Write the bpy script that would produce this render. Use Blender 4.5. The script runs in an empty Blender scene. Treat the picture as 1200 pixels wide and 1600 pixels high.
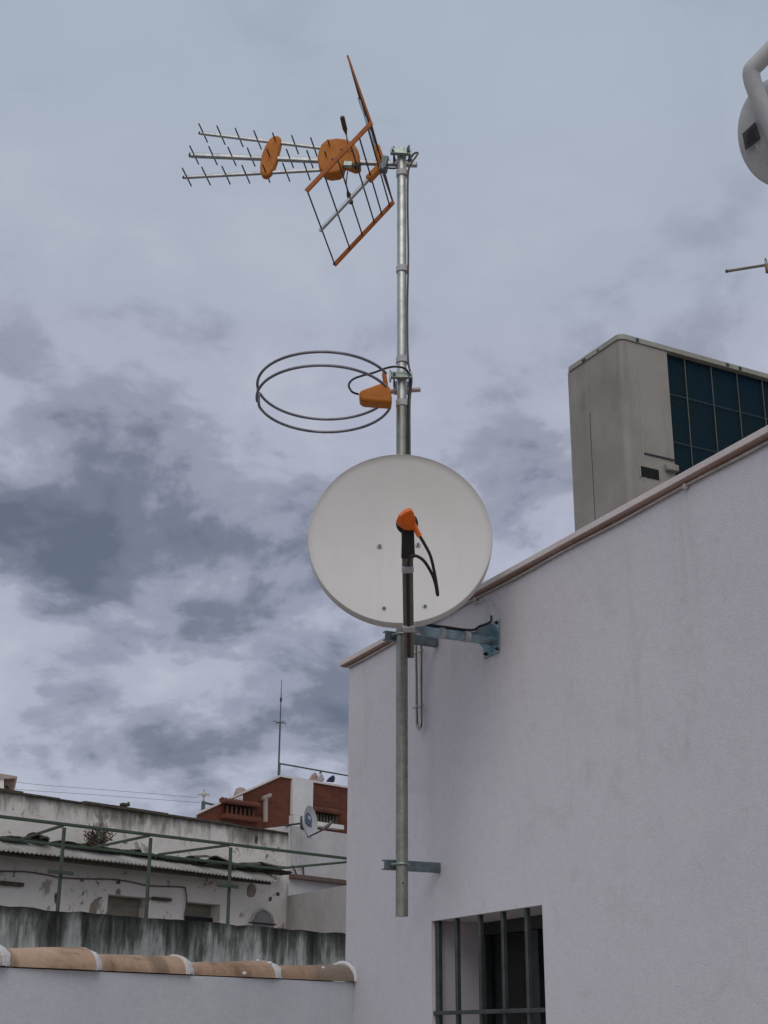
import bpy, bmesh, math, random
from mathutils import Vector, Matrix
random.seed(7)
V = Vector
PI = math.pi
scene = bpy.context.scene
COL = scene.collection

# ------------------------------------------------------------------ camera
CAM = V((0, 0, 1.6))
F = 2200.0                                     # focal length in photo pixels (1200x1600)
PITCH = math.atan(822 / F)
ROLL = math.radians(0.26)
fwd = V((0, math.cos(PITCH), math.sin(PITCH)))
r0 = V((1, 0, 0)); u0 = r0.cross(fwd)
R_ = r0 * math.cos(ROLL) + u0 * math.sin(ROLL)
U_ = u0 * math.cos(ROLL) - r0 * math.sin(ROLL)
cd = bpy.data.cameras.new("camera"); cam = bpy.data.objects.new("camera", cd); COL.objects.link(cam)
cam.matrix_world = Matrix(((R_.x, U_.x, -fwd.x, CAM.x), (R_.y, U_.y, -fwd.y, CAM.y), (R_.z, U_.z, -fwd.z, CAM.z), (0, 0, 0, 1)))
cd.sensor_fit = 'VERTICAL'; cd.sensor_height = 36; cd.lens = F / 1600 * 36
cd.clip_start = 0.05; cd.clip_end = 3000
scene.camera = cam

def ray(px, py): return (fwd * F + R_ * (px - 600) - U_ * (py - 800)).normalized()
def on_plane(px, py, P, n):
    d = ray(px, py); return CAM + d * ((P - CAM).dot(n) / d.dot(n))
def at_y(px, py, Y):
    d = ray(px, py); return CAM + d * (Y / d.y)
def proj(p):
    d = p - CAM; z = d.dot(fwd)
    return (600 + F * d.dot(R_) / z, 800 - F * d.dot(U_) / z)
def hdir(px):
    d = ray(px, 1622); return V((d.x, d.y, 0)).normalized()
Z = V((0, 0, 1))

# ------------------------------------------------------------------ node helpers
class NT:
    def __init__(s, tree): s.t = tree; s.n = tree.nodes; s.l = tree.links
    def new(s, typ, **kw):
        n = s.n.new(typ)
        for k, v in kw.items(): setattr(n, k, v)
        return n
    def link(s, a, b): s.l.new(a, b)
    def val(s, sock, v):
        if hasattr(v, 'is_linked'): s.link(v, sock)
        else: sock.default_value = v
    def math(s, op, a, b=0.0, c=None, clamp=False):
        n = s.new('ShaderNodeMath', operation=op); n.use_clamp = clamp
        s.val(n.inputs[0], a); s.val(n.inputs[1], b)
        if c is not None: s.val(n.inputs[2], c)
        return n.outputs[0]
    def dot(s, v, w):
        n = s.new('ShaderNodeVectorMath', operation='DOT_PRODUCT'); s.val(n.inputs[0], v); n.inputs[1].default_value = w
        return n.outputs['Value']
    def comb(s, x, y, z):
        n = s.new('ShaderNodeCombineXYZ')
        for i, q in enumerate((x, y, z)): s.val(n.inputs[i], q)
        return n.outputs[0]
    def noise(s, vec, scale, detail=4, rough=.55, dist=0.0):
        n = s.new('ShaderNodeTexNoise'); s.val(n.inputs['Vector'], vec)
        n.inputs['Scale'].default_value = scale; n.inputs['Detail'].default_value = detail
        n.inputs['Roughness'].default_value = rough; n.inputs['Distortion'].default_value = dist
        return n.outputs['Fac']
    def ramp(s, fac, lo, hi, a=0.0, b=1.0):
        n = s.new('ShaderNodeMapRange', interpolation_type='SMOOTHSTEP')
        s.val(n.inputs[0], fac)
        for i, q in enumerate((lo, hi, a, b)): s.val(n.inputs[i + 1], q)
        return n.outputs[0]
    def mix(s, fac, a, b):
        n = s.new('ShaderNodeMix', data_type='RGBA'); s.val(n.inputs[0], fac)
        for i, q in ((6, a), (7, b)):
            if hasattr(q, 'is_linked'): s.link(q, n.inputs[i])
            else: n.inputs[i].default_value = (*q, 1) if len(q) == 3 else q
        return n.outputs[2]
    def pos(s): return s.new('ShaderNodeNewGeometry').outputs['Position']
    def obj(s): return s.new('ShaderNodeTexCoord').outputs['Object']

def newmat(name, rough=.7, metal=0.0, spec=.5):
    m = bpy.data.materials.new(name); m.use_nodes = True
    t = NT(m.node_tree); b = t.n['Principled BSDF']
    b.inputs['Roughness'].default_value = rough; b.inputs['Metallic'].default_value = metal
    b.inputs['Specular IOR Level'].default_value = spec
    return m, t, b
def bump(t, b, h, strength=.3, dist=.01):
    n = t.new('ShaderNodeBump'); n.inputs['Strength'].default_value = strength; n.inputs['Distance'].default_value = dist
    t.link(h, n.inputs['Height']); t.link(n.outputs[0], b.inputs['Normal'])

def simple(name, c1, c2=None, rough=.6, metal=0.0, scale=12.0, spec=.5, bstr=0.0, rvar=0.12):
    """two-tone worn material: blotchy colour, varying gloss"""
    m, t, b = newmat(name, rough, metal, spec)
    c2 = c2 or tuple(x * .8 for x in c1)
    p = t.pos()
    n1 = t.noise(p, scale, 5, .6); n2 = t.noise(p, scale * 9, 3, .5)
    f = t.ramp(t.math('ADD', t.math('MULTIPLY', n1, .7), t.math('MULTIPLY', n2, .3)), .38, .64)
    t.link(t.mix(f, c1, c2), b.inputs['Base Color'])
    t.link(t.math('ADD', t.math('MULTIPLY', n1, rvar * 2), rough - rvar), b.inputs['Roughness'])
    if bstr: bump(t, b, n2, bstr, .004)
    return m

# main directions of the place
H1 = hdir(-524)             # along the white house wall, away to the left
N1 = V((-H1.y, H1.x, 0)); 
if N1.x > 0: N1 = -N1       # wall normal, out towards the terrace
H2 = hdir(2680)             # along the old buildings, away to the right
N2 = V((H2.y, -H2.x, 0))    # faces us
H2L = hdir(2600)
NL = V((H2L.y, -H2L.x, 0))

# ------------------------------------------------------------------ mesh builder
class MB:
    def __init__(s): s.bm = bmesh.new()
    def face(s, pts): return s.bm.faces.new([s.bm.verts.new(p) for p in pts])
    def prism(s, pts, vec):
        a = [s.bm.verts.new(p) for p in pts]; b = [s.bm.verts.new(p + vec) for p in pts]
        n = len(a); s.bm.faces.new(a[::-1]); s.bm.faces.new(b)
        for i in range(n): s.bm.faces.new((a[i], a[(i + 1) % n], b[(i + 1) % n], b[i]))
        return s
    def box(s, c, ex, ey, ez, hx, hy, hz):
        pts = [c - ex * hx - ey * hy - ez * hz, c + ex * hx - ey * hy - ez * hz, c + ex * hx + ey * hy - ez * hz, c - ex * hx + ey * hy - ez * hz]
        return s.prism(pts, ez * (2 * hz))
    def tube(s, pts, r, n=10, closed=False, radii=None, flat=None):
        pts = [V(p) for p in pts]; rings = []; m = len(pts)
        prev = None
        for i, p in enumerate(pts):
            if closed: tg = (pts[(i + 1) % m] - pts[i - 1]).normalized()
            elif i == 0: tg = (pts[1] - p).normalized()
            elif i == m - 1: tg = (p - pts[-2]).normalized()
            else: tg = ((pts[i + 1] - p).normalized() + (p - pts[i - 1]).normalized()).normalized()
            if prev is None:
                q = Z if abs(tg.z) < .9 else V((1, 0, 0))
                if flat is not None: q = flat
                e1 = (q - tg * q.dot(tg)).normalized()
            else:
                e1 = (prev - tg * prev.dot(tg)).normalized()
            prev = e1; e2 = tg.cross(e1)
            rr = radii[i] if radii else r
            ra, rb = rr if isinstance(rr, tuple) else (rr, rr)
            rings.append([s.bm.verts.new(p + e1 * (ra * math.cos(2 * PI * k / n)) + e2 * (rb * math.sin(2 * PI * k / n))) for k in range(n)])
        last = m if closed else m - 1
        for i in range(last):
            A, B = rings[i], rings[(i + 1) % m]
            for k in range(n): s.bm.faces.new((A[k], A[(k + 1) % n], B[(k + 1) % n], B[k]))
        if not closed: s.bm.faces.new(rings[0][::-1]); s.bm.faces.new(rings[-1])
        return s
    def square_tube(s, pts, w, up):
        """mitred square bar"""
        pts = [V(p) for p in pts]; rings = []
        for i, p in enumerate(pts):
            a = (pts[i] - pts[i - 1]).normalized() if i else None
            b = (pts[i + 1] - pts[i]).normalized() if i < len(pts) - 1 else None
            tg = ((a or b) + (b or a)).normalized()
            e2 = tg.cross(up).normalized(); e1 = up
            k = 1.0 / max(.3, tg.dot(a or b))
            rings.append([s.bm.verts.new(p + e1 * (w * x) + e2 * (w * k * y)) for x, y in ((1, 1), (1, -1), (-1, -1), (-1, 1))])
        for A, B in zip(rings, rings[1:]):
            for k in range(4): s.bm.faces.new((A[k], A[(k + 1) % 4], B[(k + 1) % 4], B[k]))
        s.bm.faces.new(rings[0][::-1]); s.bm.faces.new(rings[-1]); return s
    def wall(s, O, ds, dn, S, Zs, holes, th):
        """slab with openings: O base point, ds along, dn outward, cells S x Zs, holes = set of (i, j), thickness th to the back"""
        S = list(S); Zs = list(Zs); ni, nj = len(S) - 1, len(Zs) - 1
        def P(a, z, k): return O + ds * a + Z * z - dn * (th * k)
        solid = lambda i, j: 0 <= i < ni and 0 <= j < nj and (i, j) not in holes
        for i in range(ni):
            for j in range(nj):
                if not solid(i, j): continue
                a0, a1, z0, z1 = S[i], S[i + 1], Zs[j], Zs[j + 1]
                s.face([P(a0, z0, 0), P(a1, z0, 0), P(a1, z1, 0), P(a0, z1, 0)])
                s.face([P(a0, z0, 1), P(a0, z1, 1), P(a1, z1, 1), P(a1, z0, 1)])
                if not solid(i - 1, j): s.face([P(a0, z0, 0), P(a0, z1, 0), P(a0, z1, 1), P(a0, z0, 1)])
                if not solid(i + 1, j): s.face([P(a1, z0, 0), P(a1, z0, 1), P(a1, z1, 1), P(a1, z1, 0)])
                if not solid(i, j - 1): s.face([P(a0, z0, 0), P(a0, z0, 1), P(a1, z0, 1), P(a1, z0, 0)])
                if not solid(i, j + 1): s.face([P(a0, z1, 0), P(a1, z1, 0), P(a1, z1, 1), P(a0, z1, 1)])
        bmesh.ops.remove_doubles(s.bm, verts=s.bm.verts, dist=1e-5)
        return s
    def build(s, name, mat, parent=None, smooth=True, bevel=0.0, seg=2, angle=38, origin=None, subdiv=0):
        bm = s.bm
        bmesh.ops.recalc_face_normals(bm, faces=bm.faces)
        if parent is None:
            if origin is None:
                xs = [v.co for v in bm.verts]
                lo = V((min(p.x for p in xs), min(p.y for p in xs), min(p.z for p in xs))); hi = V((max(p.x for p in xs), max(p.y for p in xs), max(p.z for p in xs)))
                origin = V(((lo.x + hi.x) / 2, (lo.y + hi.y) / 2, lo.z))
        else: origin = ORG[parent.name]
        for v in bm.verts: v.co -= origin
        me = bpy.data.meshes.new(name); bm.to_mesh(me); bm.free()
        for p in me.polygons: p.use_smooth = smooth
        if smooth: me.set_sharp_from_angle(angle=math.radians(angle))
        me.materials.append(mat)
        o = bpy.data.objects.new(name, me); COL.objects.link(o)
        if parent: o.parent = parent
        else: o.location = origin
        ORG[o.name] = V(origin)
        if subdiv:
            sm = o.modifiers.new("smooth", 'SUBSURF'); sm.levels = sm.render_levels = subdiv
        if bevel:
            b = o.modifiers.new("bevel", 'BEVEL'); b.width = bevel; b.segments = seg; b.limit_method = 'ANGLE'; b.angle_limit = math.radians(40)
        return o
ORG = {}
def thing(name, loc, label, cat, group=None):
    o = bpy.data.objects.new(name, None); COL.objects.link(o); o.location = loc; o.empty_display_size = .1
    ORG[o.name] = V(loc); return tag(o, label, cat, group)
def tag(o, label, cat, group=None, kind=None):
    o["label"] = label; o["category"] = cat
    if group: o["group"] = group
    if kind: o["kind"] = kind
    return o
def structure(o): o["kind"] = "structure"; return o
def spline(pts, n=10):
    pts = [V(p) for p in pts]; out = []
    for i in range(len(pts) - 1):
        p0 = pts[max(i - 1, 0)]; p1 = pts[i]; p2 = pts[i + 1]; p3 = pts[min(i + 2, len(pts) - 1)]
        for k in range(n):
            t = k / n
            out.append(.5 * ((2 * p1) + (p2 - p0) * t + (2 * p0 - 5 * p1 + 4 * p2 - p3) * t * t + (3 * p1 - p0 - 3 * p2 + p3) * t ** 3))
    out.append(pts[-1]); return out
def ringpts(c, e1, e2, r, n=24, a0=0, a1=2 * PI, end=False):
    m = n + (1 if end else 0)
    return [c + e1 * (r * math.cos(a0 + (a1 - a0) * k / n)) + e2 * (r * math.sin(a0 + (a1 - a0) * k / n)) for k in range(m)]
def ball(mb, c, e1, e2, e3, r1, r2, r3, nu=12, nv=8):
    rows = []
    for j in range(1, nv):
        th = PI * j / nv
        rows.append([mb.bm.verts.new(c + e3 * (r3 * math.cos(th)) + e1 * (r1 * math.sin(th) * math.cos(2 * PI * k / nu)) + e2 * (r2 * math.sin(th) * math.sin(2 * PI * k / nu))) for k in range(nu)])
    t = mb.bm.verts.new(c + e3 * r3); b = mb.bm.verts.new(c - e3 * r3)
    for k in range(nu):
        mb.bm.faces.new((t, rows[0][k], rows[0][(k + 1) % nu])); mb.bm.faces.new((b, rows[-1][(k + 1) % nu], rows[-1][k]))
        for A, B in zip(rows, rows[1:]): mb.bm.faces.new((A[k], B[k], B[(k + 1) % nu], A[(k + 1) % nu]))
    return mb

# ------------------------------------------------------------------ materials
def plaster(name, c1, c2, gscale=260.0, bstr=.35, big=1.2):
    m, t, b = newmat(name, .9, 0, .25)
    p = t.pos()
    n1 = t.noise(p, big, 6, .62); n2 = t.noise(p, gscale, 3, .6); n3 = t.noise(p, gscale * .13, 5, .6)
    f = t.ramp(t.math('ADD', t.math('MULTIPLY', n1, .75), t.math('MULTIPLY', n3, .25)), .36, .66)
    c = t.mix(f, c1, c2)
    g = t.ramp(n2, .3, .7, .93, 1.06)
    mm = t.new('ShaderNodeVectorMath', operation='SCALE'); t.link(c, mm.inputs[0]); t.link(g, mm.inputs['Scale'])
    t.link(mm.outputs[0], b.inputs['Base Color'])
    h = t.math('ADD', t.math('MULTIPLY', n2, .7), t.math('MULTIPLY', n3, 1.2))
    bump(t, b, h, bstr, .006)
    return m
M = {}
def m_house():
    m, t, b = newmat('house_plaster', .9, 0, .25)
    p = t.pos(); s = t.dot(p, tuple(H1)); z = t.dot(p, (0, 0, 1))
    n1 = t.noise(p, .9, 6, .6, .3); n2 = t.noise(p, 230, 3, .6); n3 = t.noise(p, 34, 5, .62); n4 = t.noise(p, 6, 6, .66, .5)
    c = t.mix(t.ramp(n1, .34, .68), (.66, .635, .665), (.72, .69, .715))
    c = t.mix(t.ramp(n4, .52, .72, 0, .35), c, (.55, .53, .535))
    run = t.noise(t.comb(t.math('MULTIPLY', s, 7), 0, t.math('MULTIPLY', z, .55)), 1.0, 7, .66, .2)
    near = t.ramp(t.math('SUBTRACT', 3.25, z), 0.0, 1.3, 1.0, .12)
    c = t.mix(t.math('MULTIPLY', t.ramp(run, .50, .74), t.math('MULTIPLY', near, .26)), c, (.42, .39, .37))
    g = t.ramp(n2, .3, .7, .92, 1.06); g2 = t.ramp(n3, .3, .7, .975, 1.02)
    mm = t.new('ShaderNodeVectorMath', operation='SCALE'); t.link(c, mm.inputs[0]); t.link(t.math('MULTIPLY', g, g2), mm.inputs['Scale'])
    t.link(mm.outputs[0], b.inputs['Base Color'])
    bump(t, b, t.math('ADD', t.math('MULTIPLY', n2, .7), t.math('MULTIPLY', n3, .45)), .38, .005)
    return m
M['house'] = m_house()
M['lowwall'] = plaster('low_wall_plaster', (.66, .695, .725), (.59, .63, .665), 200, .35, 1.8)
M['annex'] = plaster('annex_plaster', (.66, .63, .61), (.55, .52, .50), 90, .3, 1.6)
M['sidewall'] = plaster('sidewall_plaster', (.50, .47, .45), (.38, .36, .35), 80, .4, 1.1)
M['white'] = plaster('white_render', (.72, .70, .68), (.62, .60, .58), 80, .2, 1.0)
M['coping'] = plaster('coping_paint', (.74, .665, .64), (.64, .56, .53), 150, .2, 3)
M['terracotta'] = plaster('terracotta_trim', (.42, .30, .26), (.33, .22, .185), 150, .2, 5)
M['canopy'] = plaster('canopy_tile', (.17, .065, .045), (.10, .045, .032), 60, .3, 4)
M['floor'] = plaster('terrace_floor', (.33, .25, .20), (.26, .20, .17), 60, .3, 2)
M['earth'] = plaster('ground_earth', (.22, .20, .18), (.16, .15, .14), 20, .4, .3)
M['roofslab'] = plaster('roof_slab', (.34, .30, .28), (.26, .24, .23), 50, .3, 2)
M['mortar'] = plaster('white_mortar', (.78, .77, .75), (.70, .69, .67), 120, .6, 9)
M['galv'] = simple('galvanised_steel', (.56, .56, .52), (.42, .43, .40), .40, .8, 22, rvar=.1)
M['galv_dim'] = simple('dimmed_galvanised_steel', (.34, .345, .29), (.25, .255, .215), .42, .8, 20, rvar=.1)  # darker copy of the galvanised steel, dim wall reflection put into its colour
M['galv_blue'] = simple('blue_passivated_zinc', (.34, .45, .49), (.20, .29, .33), .32, .8, 24, rvar=.12)
M['galv_dark'] = simple('dull_green_zinc', (.20, .25, .26), (.12, .16, .17), .5, .7, 30)
M['alu'] = simple('aluminium', (.47, .48, .48), (.36, .37, .38), .40, .9, 18, rvar=.08)
M['rod'] = simple('dark_rod', (.075, .075, .085), (.045, .045, .055), .45, .6, 30)
M['ring'] = simple('grey_ring_rod', (.26, .25, .27), (.17, .165, .18), .45, .7, 14)
M['orange'] = simple('orange_plastic', (.56, .19, .024), (.47, .15, .018), .5, 0, 9, spec=.25, rvar=.06)
M['orange_dk'] = simple('orange_strip', (.42, .115, .014), (.32, .085, .012), .5, 0, 12, spec=.25, rvar=.06)
M['orange_lnb'] = simple('bright_orange_plastic', (.80, .155, .008), (.70, .125, .006), .36, 0, 20, rvar=.05)
M['black'] = simple('black_plastic', (.010, .010, .011), (.006, .006, .007), .45, 0, 20)
M['blackcable'] = simple('black_cable', (.022, .018, .016), (.014, .012, .011), .5, 0, 30)
M['browncable'] = simple('brown_cable', (.12, .075, .06), (.08, .05, .04), .5, 0, 20)
M['whitecable'] = simple('pale_cable', (.50, .47, .44), (.38, .36, .34), .55, 0, 20)
M['bronze'] = simple('bronze_paddle', (.14, .09, .06), (.09, .06, .045), .5, .4, 30)
M['pinktube'] = simple('pinkish_tube', (.52, .40, .38), (.42, .31, .30), .45, .5, 20)
def m_dish():
    m, t, b = newmat('dish_paint', .5, 0, .4)
    p = t.pos(); x = t.dot(p, (1, 0, 0)); z = t.dot(p, (0, 0, 1))
    n1 = t.noise(p, 3.5, 5, .6); run = t.noise(t.comb(t.math('MULTIPLY', x, 26), 0, t.math('MULTIPLY', z, 2.2)), 1.0, 6, .65, .3); spk = t.noise(p, 120, 3, .6)
    c = t.mix(t.ramp(n1, .36, .66), (.66, .635, .605), (.63, .605, .575))
    c = t.mix(t.ramp(run, .54, .78, 0, .12), c, (.44, .41, .38))
    c = t.mix(t.ramp(spk, .66, .74, 0, .35), c, (.36, .33, .30))
    t.link(c, b.inputs['Base Color']); t.link(t.ramp(run, .3, .7, .42, .62), b.inputs['Roughness'])
    return m
M['dishpaint'] = m_dish()
M['armpaint'] = simple('arm_paint', (.20, .17, .15), (.15, .13, .115), .5, .2, 16)
M['band'] = simple('pale_tie_band', (.52, .52, .52), (.42, .42, .43), .5, 0, 40)
def m_ac():
    m, t, b = newmat('ac_beige_paint', .55, 0, .35)
    p = t.obj(); x = t.dot(p, (.7, .7, 0)); z = t.dot(p, (0, 0, 1))
    n1 = t.noise(p, 4, 6, .62, .3); run = t.noise(t.comb(t.math('MULTIPLY', x, 14), t.dot(p, (6, -6, 0)), t.math('MULTIPLY', z, 1.3)), 1.0, 6, .66, .25); spk = t.noise(p, 75, 4, .65)
    c = t.mix(t.ramp(n1, .36, .66), (.335, .31, .275), (.28, .258, .228))
    c = t.mix(t.ramp(run, .52, .74, 0, .5), c, (.185, .165, .14))
    c = t.mix(t.ramp(spk, .66, .72, 0, .7), c, (.13, .10, .075))
    t.link(c, b.inputs['Base Color']); t.link(t.ramp(n1, .3, .7, .45, .68), b.inputs['Roughness']); bump(t, b, spk, .06, .004)
    return m
M['acpaint'] = m_ac()
M['aclid'] = simple('ac_lid_paint', (.38, .37, .31), (.30, .29, .24), .5, 0, 8)
M['wire'] = simple('guard_wire', (.12, .13, .105), (.08, .09, .075), .5, .3, 20)
M['greenpaint'] = simple('green_frame_paint', (.055, .095, .06), (.065, .07, .045), .6, .1, 9)
M['railpaint'] = simple('rail_grey_green', (.10, .12, .115), (.07, .08, .075), .6, .2, 9)
M['bracket'] = simple('bracket_zinc', (.42, .47, .43), (.30, .35, .32), .42, .8, 40)
M['shutter'] = simple('old_shutter', (.26, .23, .18), (.20, .175, .14), .7, 0, 8, bstr=.2)
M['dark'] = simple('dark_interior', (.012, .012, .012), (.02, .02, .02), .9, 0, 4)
M['frame'] = simple('window_bar_paint', (.07, .085, .083), (.04, .05, .048), .5, .3, 14)
M['frame_dk'] = simple('dark_window_frame', (.035, .04, .04), (.02, .024, .024), .5, .1, 14)
M['curtain'] = simple('grey_leaf', (.36, .34, .30), (.31, .29, .26), .8, 0, 4)
M['cloth_w'] = simple('white_cloth', (.62, .60, .60), (.5, .48, .5), .9, 0, 20)
M['cloth_r'] = simple('reddish_cloth', (.30, .15, .12), (.5, .4, .38), .9, 0, 25)
M['cloth_b'] = simple('navy_cloth', (.018, .025, .06), (.03, .035, .07), .9, 0, 20)
M['moss'] = simple('moss_and_dirt', (.03, .035, .015), (.06, .05, .03), .95, 0, 22, bstr=.6)
M['oldtile'] = simple('broken_old_tile', (.11, .085, .06), (.05, .045, .03), .9, 0, 25, bstr=.4)
M['label'] = simple('printed_plate', (.016, .016, .014), (.010, .010, .010), .7, 0, 40, spec=.2)
M['tan'] = simple('tan_rod', (.27, .235, .17), (.20, .175, .13), .5, .4, 20)
M['amber'] = simple('amber_plastic', (.36, .24, .09), (.28, .18, .07), .45, 0, 20)
M['greydish'] = simple('grey_dish_back', (.52, .525, .52), (.45, .455, .45), .5, 0, 6)
M['hutroof'] = simple('hut_roof_edge', (.36, .29, .25), (.28, .22, .19), .8, 0, 6, bstr=.2)
M['hutbrown'] = simple('brown_soffit', (.16, .10, .075), (.12, .08, .06), .8, 0, 6)
M['emblem'] = simple('blue_grey_emblem', (.05, .08, .12), (.08, .12, .17), .5, 0, 60)
M['drytwig'] = simple('dry_twigs', (.17, .12, .09), (.10, .075, .055), .9, 0, 20)
M['plant'] = simple('dark_branch', (.05, .04, .03), (.035, .03, .025), .8, 0, 20)

def m_glass():
    m, t, b = newmat('window_glass', .05, 0, .5)
    b.inputs['Base Color'].default_value = (.8, .85, .85, 1); b.inputs['Transmission Weight'].default_value = 1; b.inputs['IOR'].default_value = 1.2
    return m
M['glass'] = m_glass()

def m_coil():
    m, t, b = newmat('coil_fins', .6, 0, .12)
    p = t.obj()
    z = t.dot(p, (0, 0, 1)); x = t.dot(p, (.8, .5, 0))
    w = t.math('SINE', t.math('MULTIPLY', z, 2 * PI / .011))
    f = t.ramp(w, -.2, .8)
    n = t.noise(p, 5, 5, .6); fine = t.noise(t.comb(t.math('MULTIPLY', x, 8), 0, t.math('MULTIPLY', z, 90)), 1.0, 4, .6)
    c = t.mix(f, (.003, .016, .021), (.006, .026, .032))
    c = t.mix(t.ramp(n, .4, .7), c, (.003, .020, .040))
    c = t.mix(t.ramp(fine, .68, .8, 0, .25), c, (.06, .09, .12))
    t.link(c, b.inputs['Base Color'])
    bump(t, b, w, .35, .002)
    return m
M['coil'] = m_coil()

def m_ridge():
    m, t, b = newmat('ridge_tile_clay', .85, 0, .25)
    p = t.pos(); oi = t.new('ShaderNodeObjectInfo').outputs['Random']
    s = t.dot(p, tuple(H2L))
    n1 = t.noise(p, 5, 6, .65); n2 = t.noise(p, 45, 5, .65); n3 = t.noise(p, 160, 3, .5)
    lic = t.noise(t.comb(t.math('MULTIPLY', s, 3.5), 0, t.math('MULTIPLY', t.dot(p, (0, 0, 1)), 16)), 1.0, 4, .5, .2)
    c = t.mix(t.ramp(n1, .35, .65), (.60, .43, .31), (.48, .32, .215))
    c = t.mix(t.math('MULTIPLY', oi, .55), c, (.21, .115, .07))
    big = t.noise(t.comb(t.math('MULTIPLY', s, 3.0), t.dot(p, (0, 0, 1)), 0), 1.6, 6, .65, .4)
    c = t.mix(t.ramp(big, .48, .64, 0, .55), c, (.115, .075, .052))
    c = t.mix(t.ramp(n1, .56, .70, 0, .6), c, (.15, .095, .065))
    c = t.mix(t.ramp(n2, .58, .74, 0, .35), c, (.17, .11, .075))
    c = t.mix(t.ramp(lic, .53, .70, 0, .7), c, (.10, .075, .055))
    c = t.mix(t.ramp(n3, .66, .76, 0, .4), c, (.55, .42, .30))
    grey = t.math('MULTIPLY', t.ramp(s, s_grey0, s_grey1), .8)
    c = t.mix(grey, c, (.24, .21, .165))
    t.link(c, b.inputs['Base Color']); bump(t, b, t.math('ADD', n2, n3), .35, .006)
    return m

def m_stain(name, zt, clean1, clean2, streak, amount, ztop_len, patches=True, hdirv=None, along=2.2):
    """whitewash with runs of black lichen hanging from its top edge and flaked patches"""
    m, t, b = newmat(name, .95, 0, .2)
    p = t.pos(); hv = tuple(hdirv or H2)
    s = t.dot(p, hv); z = t.dot(p, (0, 0, 1))
    depth = t.math('SUBTRACT', zt, z)
    run = t.noise(t.comb(t.math('MULTIPLY', s, along), 0, t.math('MULTIPLY', z, .5)), 1.0, 7, .68, .25)
    fine = t.noise(t.comb(t.math('MULTIPLY', s, along * 4), 0, t.math('MULTIPLY', z, 2.4)), 1.0, 6, .65, .3)
    blot = t.noise(p, 2.3, 7, .68, .3); spk = t.noise(p, 14, 6, .7)
    near = t.ramp(depth, 0.0, ztop_len, 1.0, 0.0)
    c = t.mix(t.ramp(blot, .38, .66), clean1, clean2)
    grime = t.math('ADD', t.math('MULTIPLY', run, .62), t.math('MULTIPLY', fine, .38))
    k = t.math('ADD', grime, t.math('MULTIPLY', t.math('SUBTRACT', near, .55), amount))
    c = t.mix(t.ramp(k, .50, .66, 0, .80), c, streak)
    c = t.mix(t.math('MULTIPLY', t.ramp(k, .60, .76), .85), c, tuple(x * .4 for x in streak))
    edge = t.ramp(t.math('ADD', depth, t.math('MULTIPLY', spk, .10)), .03, .13, .85, 0)
    c = t.mix(edge, c, tuple(x * .45 for x in streak))
    if patches:
        c = t.mix(t.ramp(t.noise(p, 3.1, 8, .72, .6), .585, .615, 0, .7), c, (.24, .195, .155))
        c = t.mix(t.ramp(t.math('ADD', t.math('MULTIPLY', spk, .6), t.math('MULTIPLY', blot, .4)), .575, .625, 0, .85), c, (.07, .06, .045))
    t.link(c, b.inputs['Base Color'])
    bump(t, b, t.math('ADD', spk, t.math('MULTIPLY', blot, .6)), .45, .02)
    return m

def m_brick(name, hv, sc=1.0):
    m, t, b = newmat(name, .9, 0, .2)
    p = t.pos(); s = t.dot(p, tuple(hv)); z = t.dot(p, (0, 0, 1))
    br = t.new('ShaderNodeTexBrick'); t.link(t.comb(s, z, 0), br.inputs['Vector'])
    br.inputs['Scale'].default_value = 1.0
    br.inputs['Brick Width'].default_value = .25; br.inputs['Row Height'].default_value = .062
    br.inputs['Mortar Size'].default_value = .006; br.inputs['Mortar Smooth'].default_value = .3; br.inputs['Bias'].default_value = .1
    br.inputs['Color1'].default_value = (.165, .055, .034, 1); br.inputs['Color2'].default_value = (.125, .043, .027, 1); br.inputs['Mortar'].default_value = (.14, .065, .045, 1)
    n = t.noise(p, 1.1, 6, .65); n2 = t.noise(p, 12, 4, .6)
    c = t.mix(t.ramp(n, .42, .72, 0, .55), br.outputs['Color'], (.10, .038, .022))
    c = t.mix(t.ramp(n2, .6, .8, 0, .4), c, (.22, .095, .06))
    t.link(c, b.inputs['Base Color']); bump(t, b, br.outputs['Fac'], -.4, .01)
    return m

# ------------------------------------------------------------------ world: overcast sky
SUN_EL, SUN_AZ = math.radians(48), math.radians(188)      # azimuth measured from +Y towards +X
w = bpy.data.worlds.new("World"); scene.world = w; w.use_nodes = True
t = NT(w.node_tree); bg = t.n['Background']
sky = t.new('ShaderNodeTexSky', sky_type='NISHITA'); sky.sun_disc = False
sky.sun_elevation = SUN_EL; sky.sun_rotation = SUN_AZ; sky.air_density = 1.0; sky.dust_density = 2.0
D = t.new('ShaderNodeTexCoord').outputs['Generated']
dz = t.dot(D, (0, 0, 1)); dx = t.dot(D, (1, 0, 0)); dy = t.dot(D, (0, 1, 0))
den = t.math('ADD', t.math('MAXIMUM', dz, 0.0), .40)
P = t.comb(t.math('DIVIDE', dx, den), t.math('DIVIDE', dy, den), t.math('MULTIPLY', dz, .6))
def blob(px, py, wdt, hgt):
    d = ray(px, py); az = math.atan2(d.x, d.y); el = math.asin(d.z)
    a = t.math('DIVIDE', t.math('SUBTRACT', t.math('ARCTAN2', dx, dy), az), wdt)
    e = t.math('DIVIDE', t.math('SUBTRACT', t.math('ARCSINE', dz), el), hgt)
    return t.math('POWER', 2.718, t.math('MULTIPLY', t.math('ADD', t.math('MULTIPLY', a, a), t.math('MULTIPLY', e, e)), -1.0))
na = t.noise(P, 1.7, 7, .50, .2)
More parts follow.
